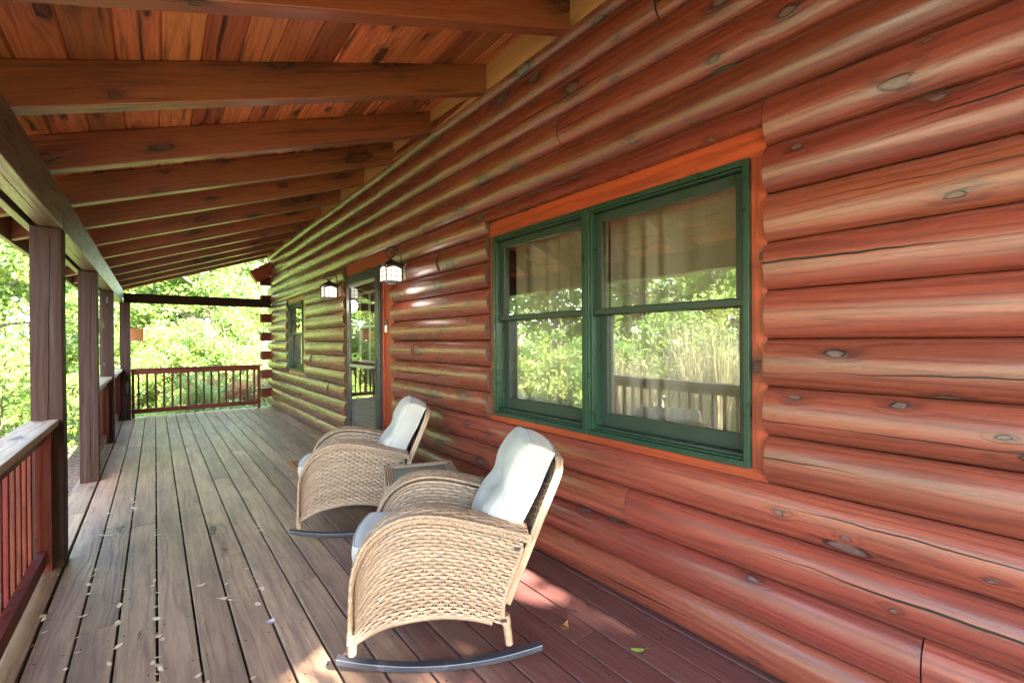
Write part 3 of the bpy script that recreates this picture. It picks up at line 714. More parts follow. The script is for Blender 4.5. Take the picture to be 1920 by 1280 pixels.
W=.66     # chair width between the outer faces
def make_chair(label,loc,rz):
    root=thing('rocking_chair',label,'rocking chair',loc,rz,'wicker rocking chairs')
    def part(mb,name,mat,parent=None,bevel=0):
        return mb.build(name,mat,parent or root,bevel)
    # profile curves in (s,z)
    B=spline([(-.272,.165),(-.15,.222),(.05,.246),(.22,.226),(.356,.182)],60)
    Tc=spline([(-.268,.40),(-.248,.49),(-.205,.57),(-.12,.632),(-.02,.655),(.1,.645),(.25,.608),(.445,.548)],80)
    Rc=spline([(.356,.182),(.35,.26),(.376,.35),(.425,.467),(.445,.548)],40)
    def side(wc,sgn):
        def SF(u,v):
            su=-.272+(.356+.272)*u; sb=np.stack([np.interp(su,B[:,0],B[:,0]),np.interp(su,B[:,0],B[:,1])],-1)
            st=-.268+(.445+.268)*np.power(u,1.0); tp=np.stack([st,np.interp(st,Tc[:,0],Tc[:,1])],-1)
            rc=np.stack([np.interp(v,np.linspace(0,1,40),Rc[:,0]),np.interp(v,np.linspace(0,1,40),Rc[:,1])],-1)
            lin=(1-v)[...,None]*Rc[0]+v[...,None]*Rc[-1]
            q=(1-v)[...,None]*sb+v[...,None]*tp+(u**2)[...,None]*(rc-lin)
            ww=wc-sgn*.010*np.sin(PI*np.clip(u,0,1))*np.sin(PI*np.clip(v,0,1))
            return np.stack([q[...,0],ww+0*q[...,0],q[...,1]],-1)
        return SF
    AP=spline([(-.292,.165),(-.288,.30),(-.282,.42),(-.258,.51),(-.212,.588),(-.125,.652),(-.02,.677),(.1,.667),(.25,.63),(.40,.586),(.470,.562)],150)
    for w0,w1 in ((0.,.105),(W,W-.105)):
        sg=1 if w0==0 else -1
        arm=MB()
        weave(arm,side(w0,sg),23,27,.0056,.42,.0028); weave(arm,side(w1,-sg),21,24,.0052,.42,.0028)
        def AS(u,v,w0=w0,w1=w1):
            s_=np.interp(u,np.linspace(0,1,150),AP[:,0]); z_=np.interp(u,np.linspace(0,1,150),AP[:,1])
            ww=w0-sg*.006+(w1-w0+sg*.010)*v; cr=.016*np.sin(PI*np.clip(v,0,1))
            return np.stack([s_-cr*.3,ww,z_+cr*.8],-1)
        # arm rest and front: flip orientation so the outside is proud
        weave(arm,(lambda u,v:AS(u,v)) if sg>0 else (lambda u,v:AS(u,1-v)),26,9,.003)
        o=part(arm,'arm_panel',M['wicker'])
        ed=MB()
        for wq in (w0-sg*.012,w1+sg*.008):
            rope(ed,np.stack([AP[:,0],np.full(150,wq),AP[:,1]],1),(0,1,0),.0072,.0095)
        e2=AP-np.array([0,.012]); rope(ed,np.stack([e2[:,0]+.004,np.full(150,w0-sg*.012),e2[:,1]-.008],1),(.2,0,.98),.006,.008,.05)
        wrapped(ed,np.stack([B[::6,0],np.full(10,w0+sg*.004),B[::6,1]-.006],1),.0125)
        wrapped(ed,np.stack([Rc[::5,0],np.full(8,w0+sg*.006),Rc[::5,1]],1),.011)
        wrapped(ed,np.stack([np.array([.445,.46]),np.full(2,w0+sg*.04),np.array([.548,.552])],1),.012)
        ed.build('arm_braid',M['wicker'],o)
        for (s_,z_) in ((.415,.512),(.352,.205)):
            cl=MB(); cl.box((s_-.012,w0-sg*.010-.003,z_-.005),(s_+.014,w0-sg*.010+.003,z_+.006),0); cl.build('clip',M['black'],o)
        # legs
        for pts,rad in (([(-.288,w0+sg*.02,.19),(-.289,w0+sg*.02,.14),(-.288,w0+sg*.02,.095)],[.024,.021,.017]),([(.364,w0+sg*.02,.215),(.372,w0+sg*.02,.15),(.380,w0+sg*.02,.083)],[.018,.017,.016])):
            lg=MB(); wrapped(lg,pts,rad,.009,10); part(lg,'leg',M['wicker'])
        # rocker
        rk=MB(); R=1.62; s0=.12; ss=np.linspace(-.352,.528,26); zz=(ss-s0)**2/(2*R)+.0005
        P=[];F=[]
        for s_,z_ in zip(ss,zz):
            for a,b in ((0,0),(1,0),(1,1),(0,1)): P.append((s_,w0+sg*.02-.019+a*.038,z_+b*.027))
        for a in range(25):
            for b in range(4): F.append([a*4+b,(a+1)*4+b,(a+1)*4+(b+1)%4,a*4+(b+1)%4])
        F+=[[0,1,2,3],[103,102,101,100]]
        rk.add(P,F,None,.5); part(rk,'rocker',M['rocker'],None,.004)
    cb=MB()
    for s_,z_ in ((-.18,.285),(.30,.285)): cb.tube([(s_,.02,z_),(s_,W-.02,z_)],.011,8)
    part(cb,'cross_bar',M['rocker'])
    # seat base and front apron
    sb=MB(); sb.box((-.25,.108,.30),(.36,W-.108,.335),1); 
    weave(sb,lambda u,v:np.stack([-.262+0*u,W-.108-(W-.216)*u,.20+.15*v],-1),12,12,.003)
    part(sb,'seat_base',M['wicker'])
    # back: wrapped outline and woven panel
    bd=np.array([.385,.923]); bd/=np.linalg.norm(bd); bn=np.array([bd[1],-bd[0]])
    b0=np.array([.372,.255])
    H=.665
    def BP(w,h,o=0.): q=b0[None,:]+np.asarray(h)[...,None]*bd+np.asarray(o)[...,None]*bn; return np.stack([q[...,0],np.asarray(w),q[...,1]],-1)
    bk_=MB(); rc_=.085; wl,wr=.035,W-.035
    out=[(wl,0)]+[(wl,h) for h in np.linspace(.1,H-rc_,8)]
    out+=[(wl+rc_-rc_*math.cos(a),H-rc_+rc_*math.sin(a)) for a in np.linspace(.2,PI/2,7)]
    out+=[(w,H+.006*math.sin(PI*(w-wl-rc_)/(wr-wl-2*rc_))) for w in np.linspace(wl+rc_+.04,wr-rc_-.04,6)]
    out+=[(wr-rc_+rc_*math.sin(a),H-rc_+rc_*math.cos(a)) for a in np.linspace(0,PI/2-.2,7)]+[(wr,h) for h in np.linspace(H-rc_,.1,8)]+[(wr,0)]
    out=np.array(out)
    for o_ in (-.008,.008): wrapped(bk_,BP(out[:,0],out[:,1],np.full(len(out),o_)),.0105,.010)
    def BS(u,v):
        h=.02+(H-.02)*v; ins=np.where(h>H-rc_,rc_-np.sqrt(np.maximum(rc_**2-(h-(H-rc_))**2,0)),0)
        w=wl+ins+(wr-wl-2*ins)*u
        return BP(w,h,.006-.012*np.sin(PI*u))
    weave(bk_,lambda u,v:BS(u,v),14,44,.003)
    weave(bk_,lambda u,v:BS(1-u,v)+np.array([.012,0,-.004]),14,44,.003)
    part(bk_,'backrest',M['wicker'])
    # cushions
    def cushion(name,SZ,thick,puff,dent,xf,seed):
        N=34; a=np.linspace(-1,1,N); X,Y=np.meshgrid(a,a,indexing='ij'); cr=.30
        x=X*np.sqrt(1-cr*Y*Y*.5*np.abs(X)**2)*SZ[0]; y=Y*np.sqrt(1-cr*X*X*.5*np.abs(Y)**2)*SZ[1]
        rg=np.random.default_rng(seed)
        pf=puff*np.power(np.maximum(1-X**2,0),.45)*np.power(np.maximum(1-Y**2,0),.45)
        if dent:
            r2=(X**2+Y**2); pf*=1-.5*np.exp(-(X/.26)**2); pf-=dent*.75*np.exp(-r2/.05)+dent*.25*np.exp(-r2/.35)
            for an in (0.5,2.2,3.9,5.3):
                al=X*math.cos(an)+Y*math.sin(an); ac=-X*math.sin(an)+Y*math.cos(an)
                pf-=dent*.10*np.exp(-(ac/.06)**2)*np.clip(al*3,0,1)*np.exp(-al*1.6)
        wr=.006*np.sin(5*X+3*Y+rg.random()*6)*np.sin(4*Y-2*X+rg.random()*6)*(1-X**2)*(1-Y**2)
        F_=np.stack([x,y,thick/2+pf+wr],-1); K_=np.stack([x,y,-thick/2-pf*.35],-1)
        c=MB(); c.grid(xf(F_),.5); c.grid(xf(K_),.5,flip=True)
        idx=[(i,0) for i in range(N)]+[(N-1,j) for j in range(1,N)]+[(i,N-1) for i in range(N-2,-1,-1)]+[(0,j) for j in range(N-2,0,-1)]
        e1=np.array([F_[i] for i in idx]); e2=np.array([K_[i] for i in idx])
        strip=[]
        for k in np.linspace(0,1,6):
            q=e1*(1-k)+e2*k; bul=.010*math.sin(PI*k); cen=q.copy(); cen[:,:2]*=1+bul/np.maximum(np.linalg.norm(q[:,:2],axis=1,keepdims=True),.01); strip.append(cen)
        strip=np.array(strip); strip=np.concatenate([strip,strip[:,:1]],1); c.grid(xf(strip),.5,flip=True)
        o=part(c,name,M['fabric'])
        pp=MB()
        for e in (e1,e2):
            q=e.copy(); q[:,:2]*=1.004; pp.tube(xf(q),.0042,6,closed=True)
        pp.build('piping',M['piping'],o)
        if dent:
            bt=MB(); bz=float(F_[N//2,N//2,2]); bt.tube(xf(np.array([[0,0,bz-.002],[0,0,bz+.005]])),[.014,.010],10); bt.build('button',M['fabric'],o)
    def xf_seat(p):
        t=-.085; x=p[...,0]; z=p[...,2]
        return np.stack([-.02+x*math.cos(t)-z*math.sin(t)*-1*0+0*x+ -z*math.sin(t)*0, W/2+p[...,1], .440+x*math.sin(t)+z*math.cos(t)],-1)
    cushion('seat_cushion',(.305,.222),.075,.028,0.,xf_seat,1)
    # p x-> up the back, y -> across, z -> towards the sitter
    def xf_back(p):
        up=p[...,0]+.430; q=b0[None,:]+up[...,None]*bd-(p[...,2]+.106-.13*p[...,0])[...,None]*bn
        # the cushion slumps a little forward at the top
        q=q+np.stack([-.015*np.clip((p[...,0]+.2)/.4,0,1)**2,0*up],-1)
        return np.stack([q[...,0],W/2+p[...,1]*(1-.05*(p[...,0]/.27)),q[...,1]],-1)
    cushion('back_cushion',(.272,.236),.125,.078,.105,xf_back,2)
    return root
c1=make_chair('nearest wicker rocking chair with grey cushions, close to the big window',(.882,1.764,0),math.radians(-31))
c2=copy_tree(c1); c2['label']='farther wicker rocking chair with grey cushions, beside the doormat'
p2=(1.133-.085*math.cos(math.radians(-22)),3.308-.085*math.sin(math.radians(-22)),0)
c2.location=p2; c2.rotation_euler=(0,0,math.radians(-22))

# ------------------------------------------------------------------ side table
tb_=thing('side_table','low square wicker side table with dark glass top between the two rocking chairs','table',(1.445,2.865,0),math.radians(-21))
hs_=.245; TZ=.50
t=MB()
def ring_path(h,z,n=12):
    q=[]
    for (ax,ay),(bx,by) in zip([(-h,-h),(h,-h),(h,h),(-h,h)],[(h,-h),(h,h),(-h,h),(-h,-h)]):
        for k in range(n): q.append((ax+(bx-ax)*k/n,ay+(by-ay)*k/n,z))
    q.append(q[0]); return np.array(q)
for h,z in ((hs_-.006,TZ),(hs_-.022,TZ+.003),(hs_-.038,TZ+.003),(hs_-.052,TZ)):
    rope(t,spline(ring_path(h,z,6),260),(0,0,1),.006,.006,.04)
for k in range(4):
    a=k*PI/2; ca,sa=math.cos(a),math.sin(a)
    def TS(u,v,ca=ca,sa=sa):
        x=-hs_+.01+2*(hs_-.01)*u; y=-hs_+.008+0*u
        return np.stack([ca*x-sa*y,sa*x+ca*y,TZ-.115+.11*v],-1)
    weave(t,TS,11,9,.003)
t.build('top_frame',M['wicker'],tb_)
gt=MB(); gt.box((-hs_+.05,-hs_+.05,TZ-.006),(hs_-.05,hs_-.05,TZ+.001),0); gt.build('glass_top',M['tglass'],tb_,.002)
for a,b in ((-1,-1),(1,-1),(1,1),(-1,1)):
    l=MB(); wrapped(l,[(a*(hs_-.02),b*(hs_-.02),TZ-.01),(a*(hs_-.02),b*(hs_-.02),.25),(a*(hs_-.012),b*(hs_-.012),.001)],[.02,.018,.016],.010,8); l.build('leg',M['wicker'],tb_)
sh=MB(); sh.box((-hs_+.03,-hs_+.03,.14),(hs_-.03,hs_-.03,.155),0); sh.build('lower_shelf',M['wicker'],tb_,.003)

# ------------------------------------------------------------------ wall lanterns
def make_lantern(label,y):
    r=thing('wall_lantern',label,'wall lamp',(1.98,y,2.0),0,'wall lanterns beside the door')
    p=MB(); oc=[(-.045,-.062),(-.02,-.088),(.02,-.088),(.045,-.062),(.045,.062),(.02,.088),(-.02,.088),(-.045,.062)]
    P=[(0.,a,.115+b) for a,b in oc]+[(-.02,a*.8,.115+b*.88) for a,b in oc]
    p.add(P,[[i,(i+1)%8,8+(i+1)%8,8+i] for i in range(8)]); p.add(P[8:],[list(range(8))]); p.build('back_plate',M['tan_plate'],r,.003)
    cx=-.145
    a=MB(); pts=[(-.02,.14),(-.035,.18),(-.04,.25),(-.062,.315),(-.113,.345),(-.168,.33),(-.195,.283),(-.178,.245),(-.145,.238),(-.118,.252),(-.112,.275),(-.13,.293),(-.15,.285)]
    q=spline([(x,0,z) for x,z in pts],70); a.tube(q,np.linspace(.0075,.006,70),8)
    a.tube([(-.015,0,.06),(-.06,0,.055)],.008,8); a.tube([(cx,0,.215),(cx,0,.245)],.006,8); a.build('scroll_arm',M['bronze'],r)
    def pyr(mb,b0,b1,z0,z1):
        P=[(cx+sx*b0,sy*b0,z0) for sx,sy in ((-1,-1),(1,-1),(1,1),(-1,1))]+[(cx+sx*b1,sy*b1,z1) for sx,sy in ((-1,-1),(1,-1),(1,1),(-1,1))]
        mb.add(P,[[3,2,1,0],[4,5,6,7]]+[[i,(i+1)%4,4+(i+1)%4,4+i] for i in range(4)])
    ro_=MB(); pyr(ro_,.112,.104,.152,.160); pyr(ro_,.102,.030,.1605,.205); pyr(ro_,.030,.010,.2055,.225); ro_.build('roof_cap',M['bronze'],r,.002)
    f=MB(); b=.080
    for sx,sy in ((-1,-1),(1,-1),(1,1),(-1,1)):
        f.tube([(cx+sx*b,sy*b,.0),(cx+sx*(b+.006),sy*(b+.006),.153)],.0065,6,smooth=False)
    pyr(f,.092,.092,-.008,.002)
    pyr(f,.05,.05,-.02,-.0085)
    for k in range(4):
        an=k*PI/2; ca,sa=math.cos(an),math.sin(an)
        def pt(u,z): return (cx+ca*u-sa*(-b-.002),sa*u+ca*(-b-.002),z)
        # arched head of each pane and thin grid bars
        arc=[pt(-b+.004+2*(b-.004)*t_,.118+.026*math.sin(PI*t_)) for t_ in np.linspace(0,1,11)]
        up=[pt(-b+.004+2*(b-.004)*t_,.156) for t_ in np.linspace(0,1,11)]
        f.grid(np.array([arc,up]),smooth=False)
        for u in (-.027,.027): f.tube([pt(u,.002),pt(u,.14)],.003,4)
        for z in (.05,.10): f.tube([pt(-b,z),pt(b,z)],.003,4)
    f.build('cage',M['bronze'],r)
    gl=MB(); P=[(cx+sx*.076,sy*.076,z) for z in (.003,.151) for sx,sy in ((-1,-1),(1,-1),(1,1),(-1,1))]
    gl.add(P,[[i,(i+1)%4,4+(i+1)%4,4+i] for i in range(4)]); gl.build('glass_shade',M['lampglass'],r)
    ld=bpy.data.lights.new('lantern_bulb','POINT'); ld.energy=.12; ld.shadow_soft_size=.1; ld.color=(1,.93,.82)
    lo=bpy.data.objects.new('bulb',ld); COL.objects.link(lo); lo.parent=r; lo.location=(cx-.0,-.0,-.10)
    return r
make_lantern('lit black scroll-arm wall lantern on the near side of the door',4.27)
make_lantern('lit black scroll-arm wall lantern on the far side of the door',6.30)

# doormat
m=MB(); m.box((-.30,-.44,.0),(.30,.44,.012),1)
dm=m.build('doormat',M['mat'],None,.004); dm.location=(1.50,5.36,.0015); tag(dm,'brown coir doormat with black border lines in front of the door','doormat')

# birdhouse hanging from the end of the roof
bh=thing('birdhouse','small orange wooden birdhouse hanging outside beside the corner post','birdhouse',(-.275,11.42,1.44))
m=MB(); m.box((-.105,-.09,0),(.098,.09,.245),2); m.build('box',M['bird'],bh,.004)
m=MB(); P=[(-.125,-.12,.246),(.13,-.12,.274),(.13,.12,.274),(-.125,.12,.246)]; P+= [(a,b,c+.016) for a,b,c in P]
m.add(P,[[3,2,1,0],[4,5,6,7]]+[[i,(i+1)%4,4+(i+1)%4,4+i] for i in range(4)]); m.build('roof',M['dgreen'],bh,.002)
m=MB(); m.tube([(.0985,0,.16),(.1005,0,.16)],.018,14); m.build('entrance_hole',M['black'],bh)
m=MB(); m.tube([(0,0,.275),(0,0,.985)],.0018,5); m.build('hanging_wire',M['black'],bh)
# dial thermometer on a bracket behind the second post
tm=thing('dial_thermometer','round pale dial thermometer on a bracket behind the second post','thermometer',(-.468,6.47,1.60),math.radians(-16))
m=MB()
m.tube([(0.0,0,.0),(.018,0,0)],.075,28,smooth=False); m.build('dial',M['white'],tm)
m=MB(); an=np.linspace(0,2*PI,40,endpoint=False); m.tube(np.stack([np.full(40,.018),.075*np.cos(an),.075*np.sin(an)],1),.006,6,closed=True); m.build('rim',M['steel'],tm)
m=MB(); m.tube([(-.002,0,0),(-.02,-.03,0),(-.05,-.058,0)],.006,6); m.build('bracket',M['steel'],tm)

# ------------------------------------------------------------------ fallen leaves
def leaf_mesh(name,mat,L,Wd,curl,lobes=0,seed=0):
    rg=np.random.default_rng(seed); n=9; m=MB(); t_=np.linspace(0,1,n)
    wd=Wd*np.sin(PI*np.power(t_,.8))*(1+.25*np.sin(t_*PI*lobes*2) if lobes else 1)
    x=(t_-.5)*L; z=curl*(np.abs(t_-.5)*2)**2*L+.002
    P=np.zeros((n,3,3))
    for k,sgn in enumerate((-1,0,1)):
        P[:,k,0]=x+ (rg.random(n)-.5)*.002; P[:,k,1]=sgn*wd/2; P[:,k,2]=z+(abs(sgn)*curl*.5*wd)
    m.grid(P,rg.random()); m.tube([(x[-1],0,z[-1]),(x[-1]+L*.25,.002,z[-1]+.001)],.0006,4)
    o=m.build(name,mat); return o
LEAFM=[leaf_mesh('fallen_leaf',M['dry1'],.034,.016,.08,0,1),leaf_mesh('fallen_leaf',M['dry1'],.042,.022,.06,0,2),leaf_mesh('fallen_leaf',M['dry2'],.03,.018,.12,0,3)]
rl=np.random.default_rng(11); used=[False]*3
def put_leaf(x,y,kind,label,group,scale=1.,rz=None):
    k=kind
    o=LEAFM[k] if not used[k] else LEAFM[k].copy()
    if used[k]: COL.objects.link(o)
    used[k]=True
    o.location=(x,y,.0018); o.rotation_euler=(rl.normal()*.15,rl.normal()*.15,rl.random()*6.28 if rz is None else rz); o.scale=(scale,)*3
    tag(o,label,'leaf',group)
G='fallen leaves on the porch deck'
# along the gaps, nearest ones thickest
for gi,cnt,y0,y1 in ((0,20,2.4,4.),(1,22,2.3,5.4),(2,26,2.0,5.6),(3,20,1.9,5.2),(4,15,1.8,5.),(5,10,1.7,4.6),(6,8,1.9,4.6),(7,6,1.6,5.)):
    cl=[(y0+(y1-y0)*rl.random(),.06+.22*rl.random()) for _ in range(max(2,cnt//4))]
    for k in range(cnt):
        q=cl[int(len(cl)*rl.random()**1.5)]; y=q[0]+rl.normal()*q[1]
        if not 1.6<y<6: continue
        k2=0 if rl.random()<.6 else (1 if rl.random()<.6 else 2)
        put_leaf(gaps[gi]+rl.normal()*.011,y,k2,('small pale dry leaf lying along a gap between deck boards','pale pointed dry leaf lying along a gap between deck boards','small curled brown leaf lying along a gap between deck boards')[k2],G,.6+.7*rl.random())
def special(name,px,mat,L,Wd,curl,label,rz,seed,lobes=0):
    o=leaf_mesh(name,mat,L,Wd,curl,lobes,seed); o.location=(*px,.002); o.rotation_euler=(0.05,.1,rz); tag(o,label,'leaf',G)
special('fallen_leaf',(.445,2.56),M['dry3'],.06,.042,.2,'pale mauve lobed leaf alone on a deck board left of the near chair',.6,21,3)
special('fallen_leaf',(.195,3.20),M['dry1'],.06,.028,.15,'single tan leaf in the middle of a deck board',.3,22)
special('fallen_leaf',(.36,3.66),M['dry2'],.06,.035,.35,'dark brown curled leaf standing out on a grey deck board',1.2,23,3)
special('fallen_leaf',(1.57,1.60),M['dry2'],.075,.045,.35,'orange brown leaf on the deck behind the near chair',.4,24,4)
special('fallen_leaf',(1.72,1.28),M['fresh'],.07,.026,.1,'yellow green leaf on the deck beside the log wall',-.5,25)
special('fallen_leaf',(-.10,2.22),M['fresh'],.07,.03,.35,'green curled leaf at the bottom edge of the photo',1.3,26)
special('fallen_leaf',(1.62,1.03),M['dry2'],.045,.02,.4,'small reddish curled leaf on the dark deck below the wall',.9,27)

# ------------------------------------------------------------------ foliage
def leaves(mb,cen,rad,n,size,rg,flat=.75,up=.35,asp=.5,tint=None):
    """n leaf-shaped quads scattered through clumps (cen: k x 3, rad: k)"""
    k=rg.integers(0,len(cen),n); d=rg.normal(size=(n,3)); d/=np.linalg.norm(d,axis=1)[:,None]; rr=np.power(rg.random(n),.45)
    p=cen[k]+d*(rad[k]*rr)[:,None]*np.array([1,1,flat])
    nm=rg.normal(size=(n,3)); nm[:,2]+=up*2; nm/=np.linalg.norm(nm,axis=1)[:,None]
    a=rg.normal(size=(n,3)); a-=nm*np.sum(a*nm,1)[:,None]; a/=np.linalg.norm(a,axis=1)[:,None]; b=np.cross(nm,a)
    s=size*(.6+.8*rg.random(n))[:,None]; 
    V=np.stack([p-a*s,p+b*s*asp-a*s*.1+nm*s*.12,p+a*s,p-b*s*asp-a*s*.1+nm*s*.12],1)
    base=tint[k] if tint is not None else .5
    r=np.clip(base+rg.normal(size=n)*.2,0,1)
    mb.add(V.reshape(-1,3),np.arange(n*4).reshape(-1,4),None,np.repeat(r,4))
def branch_pts(rg,p0,d,L,n=6,wob=.18,lift=.05):
    q=[np.array(p0,float)]; d=np.array(d,float); d/=np.linalg.norm(d)
    for i in range(n):
        d=d+rg.normal(size=3)*wob; d[2]+=lift; d/=np.linalg.norm(d); q.append(q[-1]+d*L/n)
    return np.array(q)
def tree_proto(mat,H,CR,seed,ncl,nl,size,base=.3,label='',cat='tree',limbs=11,crown_low=.3,flat=.7):
    rg=np.random.default_rng(seed)
    root=thing('broadleaf_tree',label,cat,(0,0,-.5))
    tr=MB(); tp=branch_pts(rg,(0,0,-.1),(0,0,1),H*.85,9,.06,.15); tr.tube(tp,np.linspace(H*.022,H*.005,10),9)
    cen=[];rad=[];tint=[]
    for i in range(limbs):
        f=crown_low+(.97-crown_low)*(i+.5)/limbs; k=f*9; j=int(min(k,8)); p=tp[j]+(tp[j+1]-tp[j])*(k-j)
        an=i*2.4+rg.normal()*.4; ln=CR*(1.05-.55*abs(f-.45)/.55)*(.8+.4*rg.random())
        bp=branch_pts(rg,p,(math.cos(an),math.sin(an),.35+.5*f),ln,6,.15,.03); tr.tube(bp,np.linspace(H*.008,H*.0015,7),6,cap=False)
        for _ in range(ncl//limbs):
            t_=.35+.7*rg.random(); q=bp[min(int(t_*6),6)]+rg.normal(size=3)*CR*.2
            cen.append(q); rad.append(CR*(.12+.16*rg.random())); tint.append(rg.random())
    tr.build('trunk',M['bark'],root)
    cr=MB(); leaves(cr,np.array(cen),np.array(rad),nl,size,rg,flat,.4,.5,np.array(tint)); cr.build('crown',mat,root)
    return root
def shrub_proto(name,mat,H,R,seed,ncl,nl,size,label,cat='shrub',asp=.5):
    rg=np.random.default_rng(seed); root=thing(name,label,cat,(0,0,-.5)); st_=MB(); cen=[];rad=[];tint=[]
    for i in range(9):
        an=i*.7+rg.normal()*.3; bp=branch_pts(rg,(math.cos(an)*R*.12,math.sin(an)*R*.12,0),(math.cos(an)*.6,math.sin(an)*.6,1),H*.9,6,.14,.05); st_.tube(bp,np.linspace(.016,.004,7),5,cap=False)
        for _ in range(ncl//9):
            t_=.2+.8*rg.random(); cen.append(bp[min(int(t_*6),6)]+rg.normal(size=3)*np.array([R,R,H*.4])*.28); rad.append(R*(.14+.2*rg.random())); tint.append(rg.random())
    st_.build('stems',M['bark'],root)
    cr=MB(); cen=np.array(cen); cen[:,2]=np.clip(cen[:,2],.05,None); leaves(cr,cen,np.array(rad),nl,size,rg,.8,.3,asp,np.array(tint)); cr.build('foliage',mat,root)
    return root

T1=tree_proto(M['leaf_a'],8.,2.6,31,120,15000,.085,label='tall green leafy tree standing beyond the end railing')
T2=tree_proto(M['leaf_b'],7.,2.4,32,110,13000,.08,label='yellow green tree beyond the end railing near the cabin corner')
T3=tree_proto(M['leaf_d'],9.,3.0,33,140,15000,.10,label='dark green tree far behind the birdhouse')
S1=shrub_proto('garden_shrub',M['leaf_b'],1.7,.95,41,60,7000,.042,'round yellow green shrub beside the porch between first and second posts')
S2=shrub_proto('garden_shrub',M['leaf_a'],2.3,1.15,42,70,8000,.05,'green leafy shrub at the left edge beyond the near post')
S3=shrub_proto('garden_shrub',M['leaf_c'],1.4,.9,43,50,5000,.045,'low orange tinged shrub beyond the end railing near the corner')
PROT={'T1':[T1,0],'T2':[T2,0],'T3':[T3,0],'S1':[S1,0],'S2':[S2,0],'S3':[S3,0]}
def plant(kind,x,y,sc,rz,label,mat=None,group=None):
    pr=PROT[kind]; o=pr[0] if pr[1]==0 else copy_tree(pr[0]); pr[1]+=1
    o.location=(x,y,-.5); o.scale=(sc,)*3; o.rotation_euler=(0,0,rz); o['label']=label
    o['group']='trees around the porch' if kind[0]=='T' else 'shrubs around the porch'
    return o
# seen directly past the end railing and through the posts
plant('T1',1.6,19.,1.0,.3,'tall green leafy tree beyond the end railing, in front of the cabin corner')
plant('T2',.3,22.5,1.05,1.1,'yellow green tree straight beyond the middle of the end railing')
plant('T3',-1.8,24.,1.0,2.,'dark green tree far behind the birdhouse')
plant('T2',-4.2,21.,1.0,3.,'yellow green tree seen between the second and third posts')
plant('T1',-3.4,15.5,.8,4.2,'leafy green tree seen between the first and second posts')
plant('T1',4.2,26.,1.2,5.,'tall green tree behind the cabin corner, farthest to the right')
plant('T3',-6.5,27.,1.2,1.7,'dark green tree at the left edge behind the porch posts')
plant('T2',2.6,31.,1.3,2.6,'pale tree in the far distance above the end railing')
plant('T1',-1.2,33.,1.35,3.6,'tall distant green tree in line with the corner post')
plant('S2',-2.05,9.6,1.0,.5,'green leafy shrub at the left edge beyond the near post')
plant('S1',-1.75,11.8,.95,2.,'yellow green shrub seen just past the second post')
plant('S3',2.2,15.,1.0,.4,'low orange tinged shrub outside the far corner of the cabin')
plant('S2',-.6,15.8,.8,2.2,'green shrub behind the left part of the end railing')
plant('S1',.9,14.2,.8,4.,'yellow green shrub behind the right part of the end railing')
plant('S2',-3.2,13.,1.05,5.,'tall green shrub between the first and second posts')
plant('S2',-1.6,18.2,1.35,1.,'broad green shrub in front of the dark tree behind the birdhouse')
plant('S1',.1,17.6,1.5,.3,'broad yellow green shrub in the middle behind the end railing')
plant('S2',1.5,17.2,1.3,3.3,'broad green shrub behind the right end of the end railing')
plant('S1',2.9,18.5,1.6,5.1,'tall yellow green shrub just past the cabin corner')
plant('S2',-.7,21.,1.7,4.1,'tall green shrub far back behind the birdhouse')
plant('S2',1.0,20.6,1.8,.9,'tall green shrub far back behind the middle of the end railing')
plant('S1',-3.1,19.,1.6,2.7,'yellow green shrub far back behind the second post')
# the garden side, seen in the window glass
TL=[('T1',-8.6,6.6,.95,'leafy tree left of the porch, reflected in the wide window'),('T3',-9.4,9.6,1.0,'dark tree left of the porch, reflected in the left window'),('T2',-8.,13.0,1.0,'yellow green tree reflected in the left window'),
 ('T1',-9.5,17.5,1.2,'tall leafy tree in the left background'),('T3',-12.5,3.,1.2,'large dark tree in the second row of the garden'),('T1',-14.,8.5,1.3,'large leafy tree in the second row of the garden'),('T2',-15,14.5,1.3,'large yellow green tree in the second row of the garden'),
 ('T3',.6,-8.6,1.0,'unseen dark tree added behind the camera to dapple the sun'),('T1',3.6,-9.8,1.05,'unseen leafy tree added behind the camera beyond the cabin end to block sun'),('T2',1.6,-12.,1.45,'unseen tall yellow green tree added behind the camera to soften the sun patches')]  # out of view behind the camera, added to break up and soften the sun
for i,(k,x,y,sc,lb) in enumerate(TL): plant(k,x,y,sc,i*1.3,lb)
plant('S1',-3.4,7.4,1.25,1.,'round yellow green shrub reflected in the left window')
plant('S2',-4.6,5.3,1.15,2.2,'green shrub reflected behind the railing in the wide window')
plant('S1',-5.2,3.9,1.3,.7,'round yellow green shrub reflected at the right side of the wide window')
plant('S2',-6.0,7.6,1.3,4.4,'tall green shrub reflected between the window units')
plant('S2',-4.2,9.5,1.1,3.,'green shrub reflected at the far side of the left window')
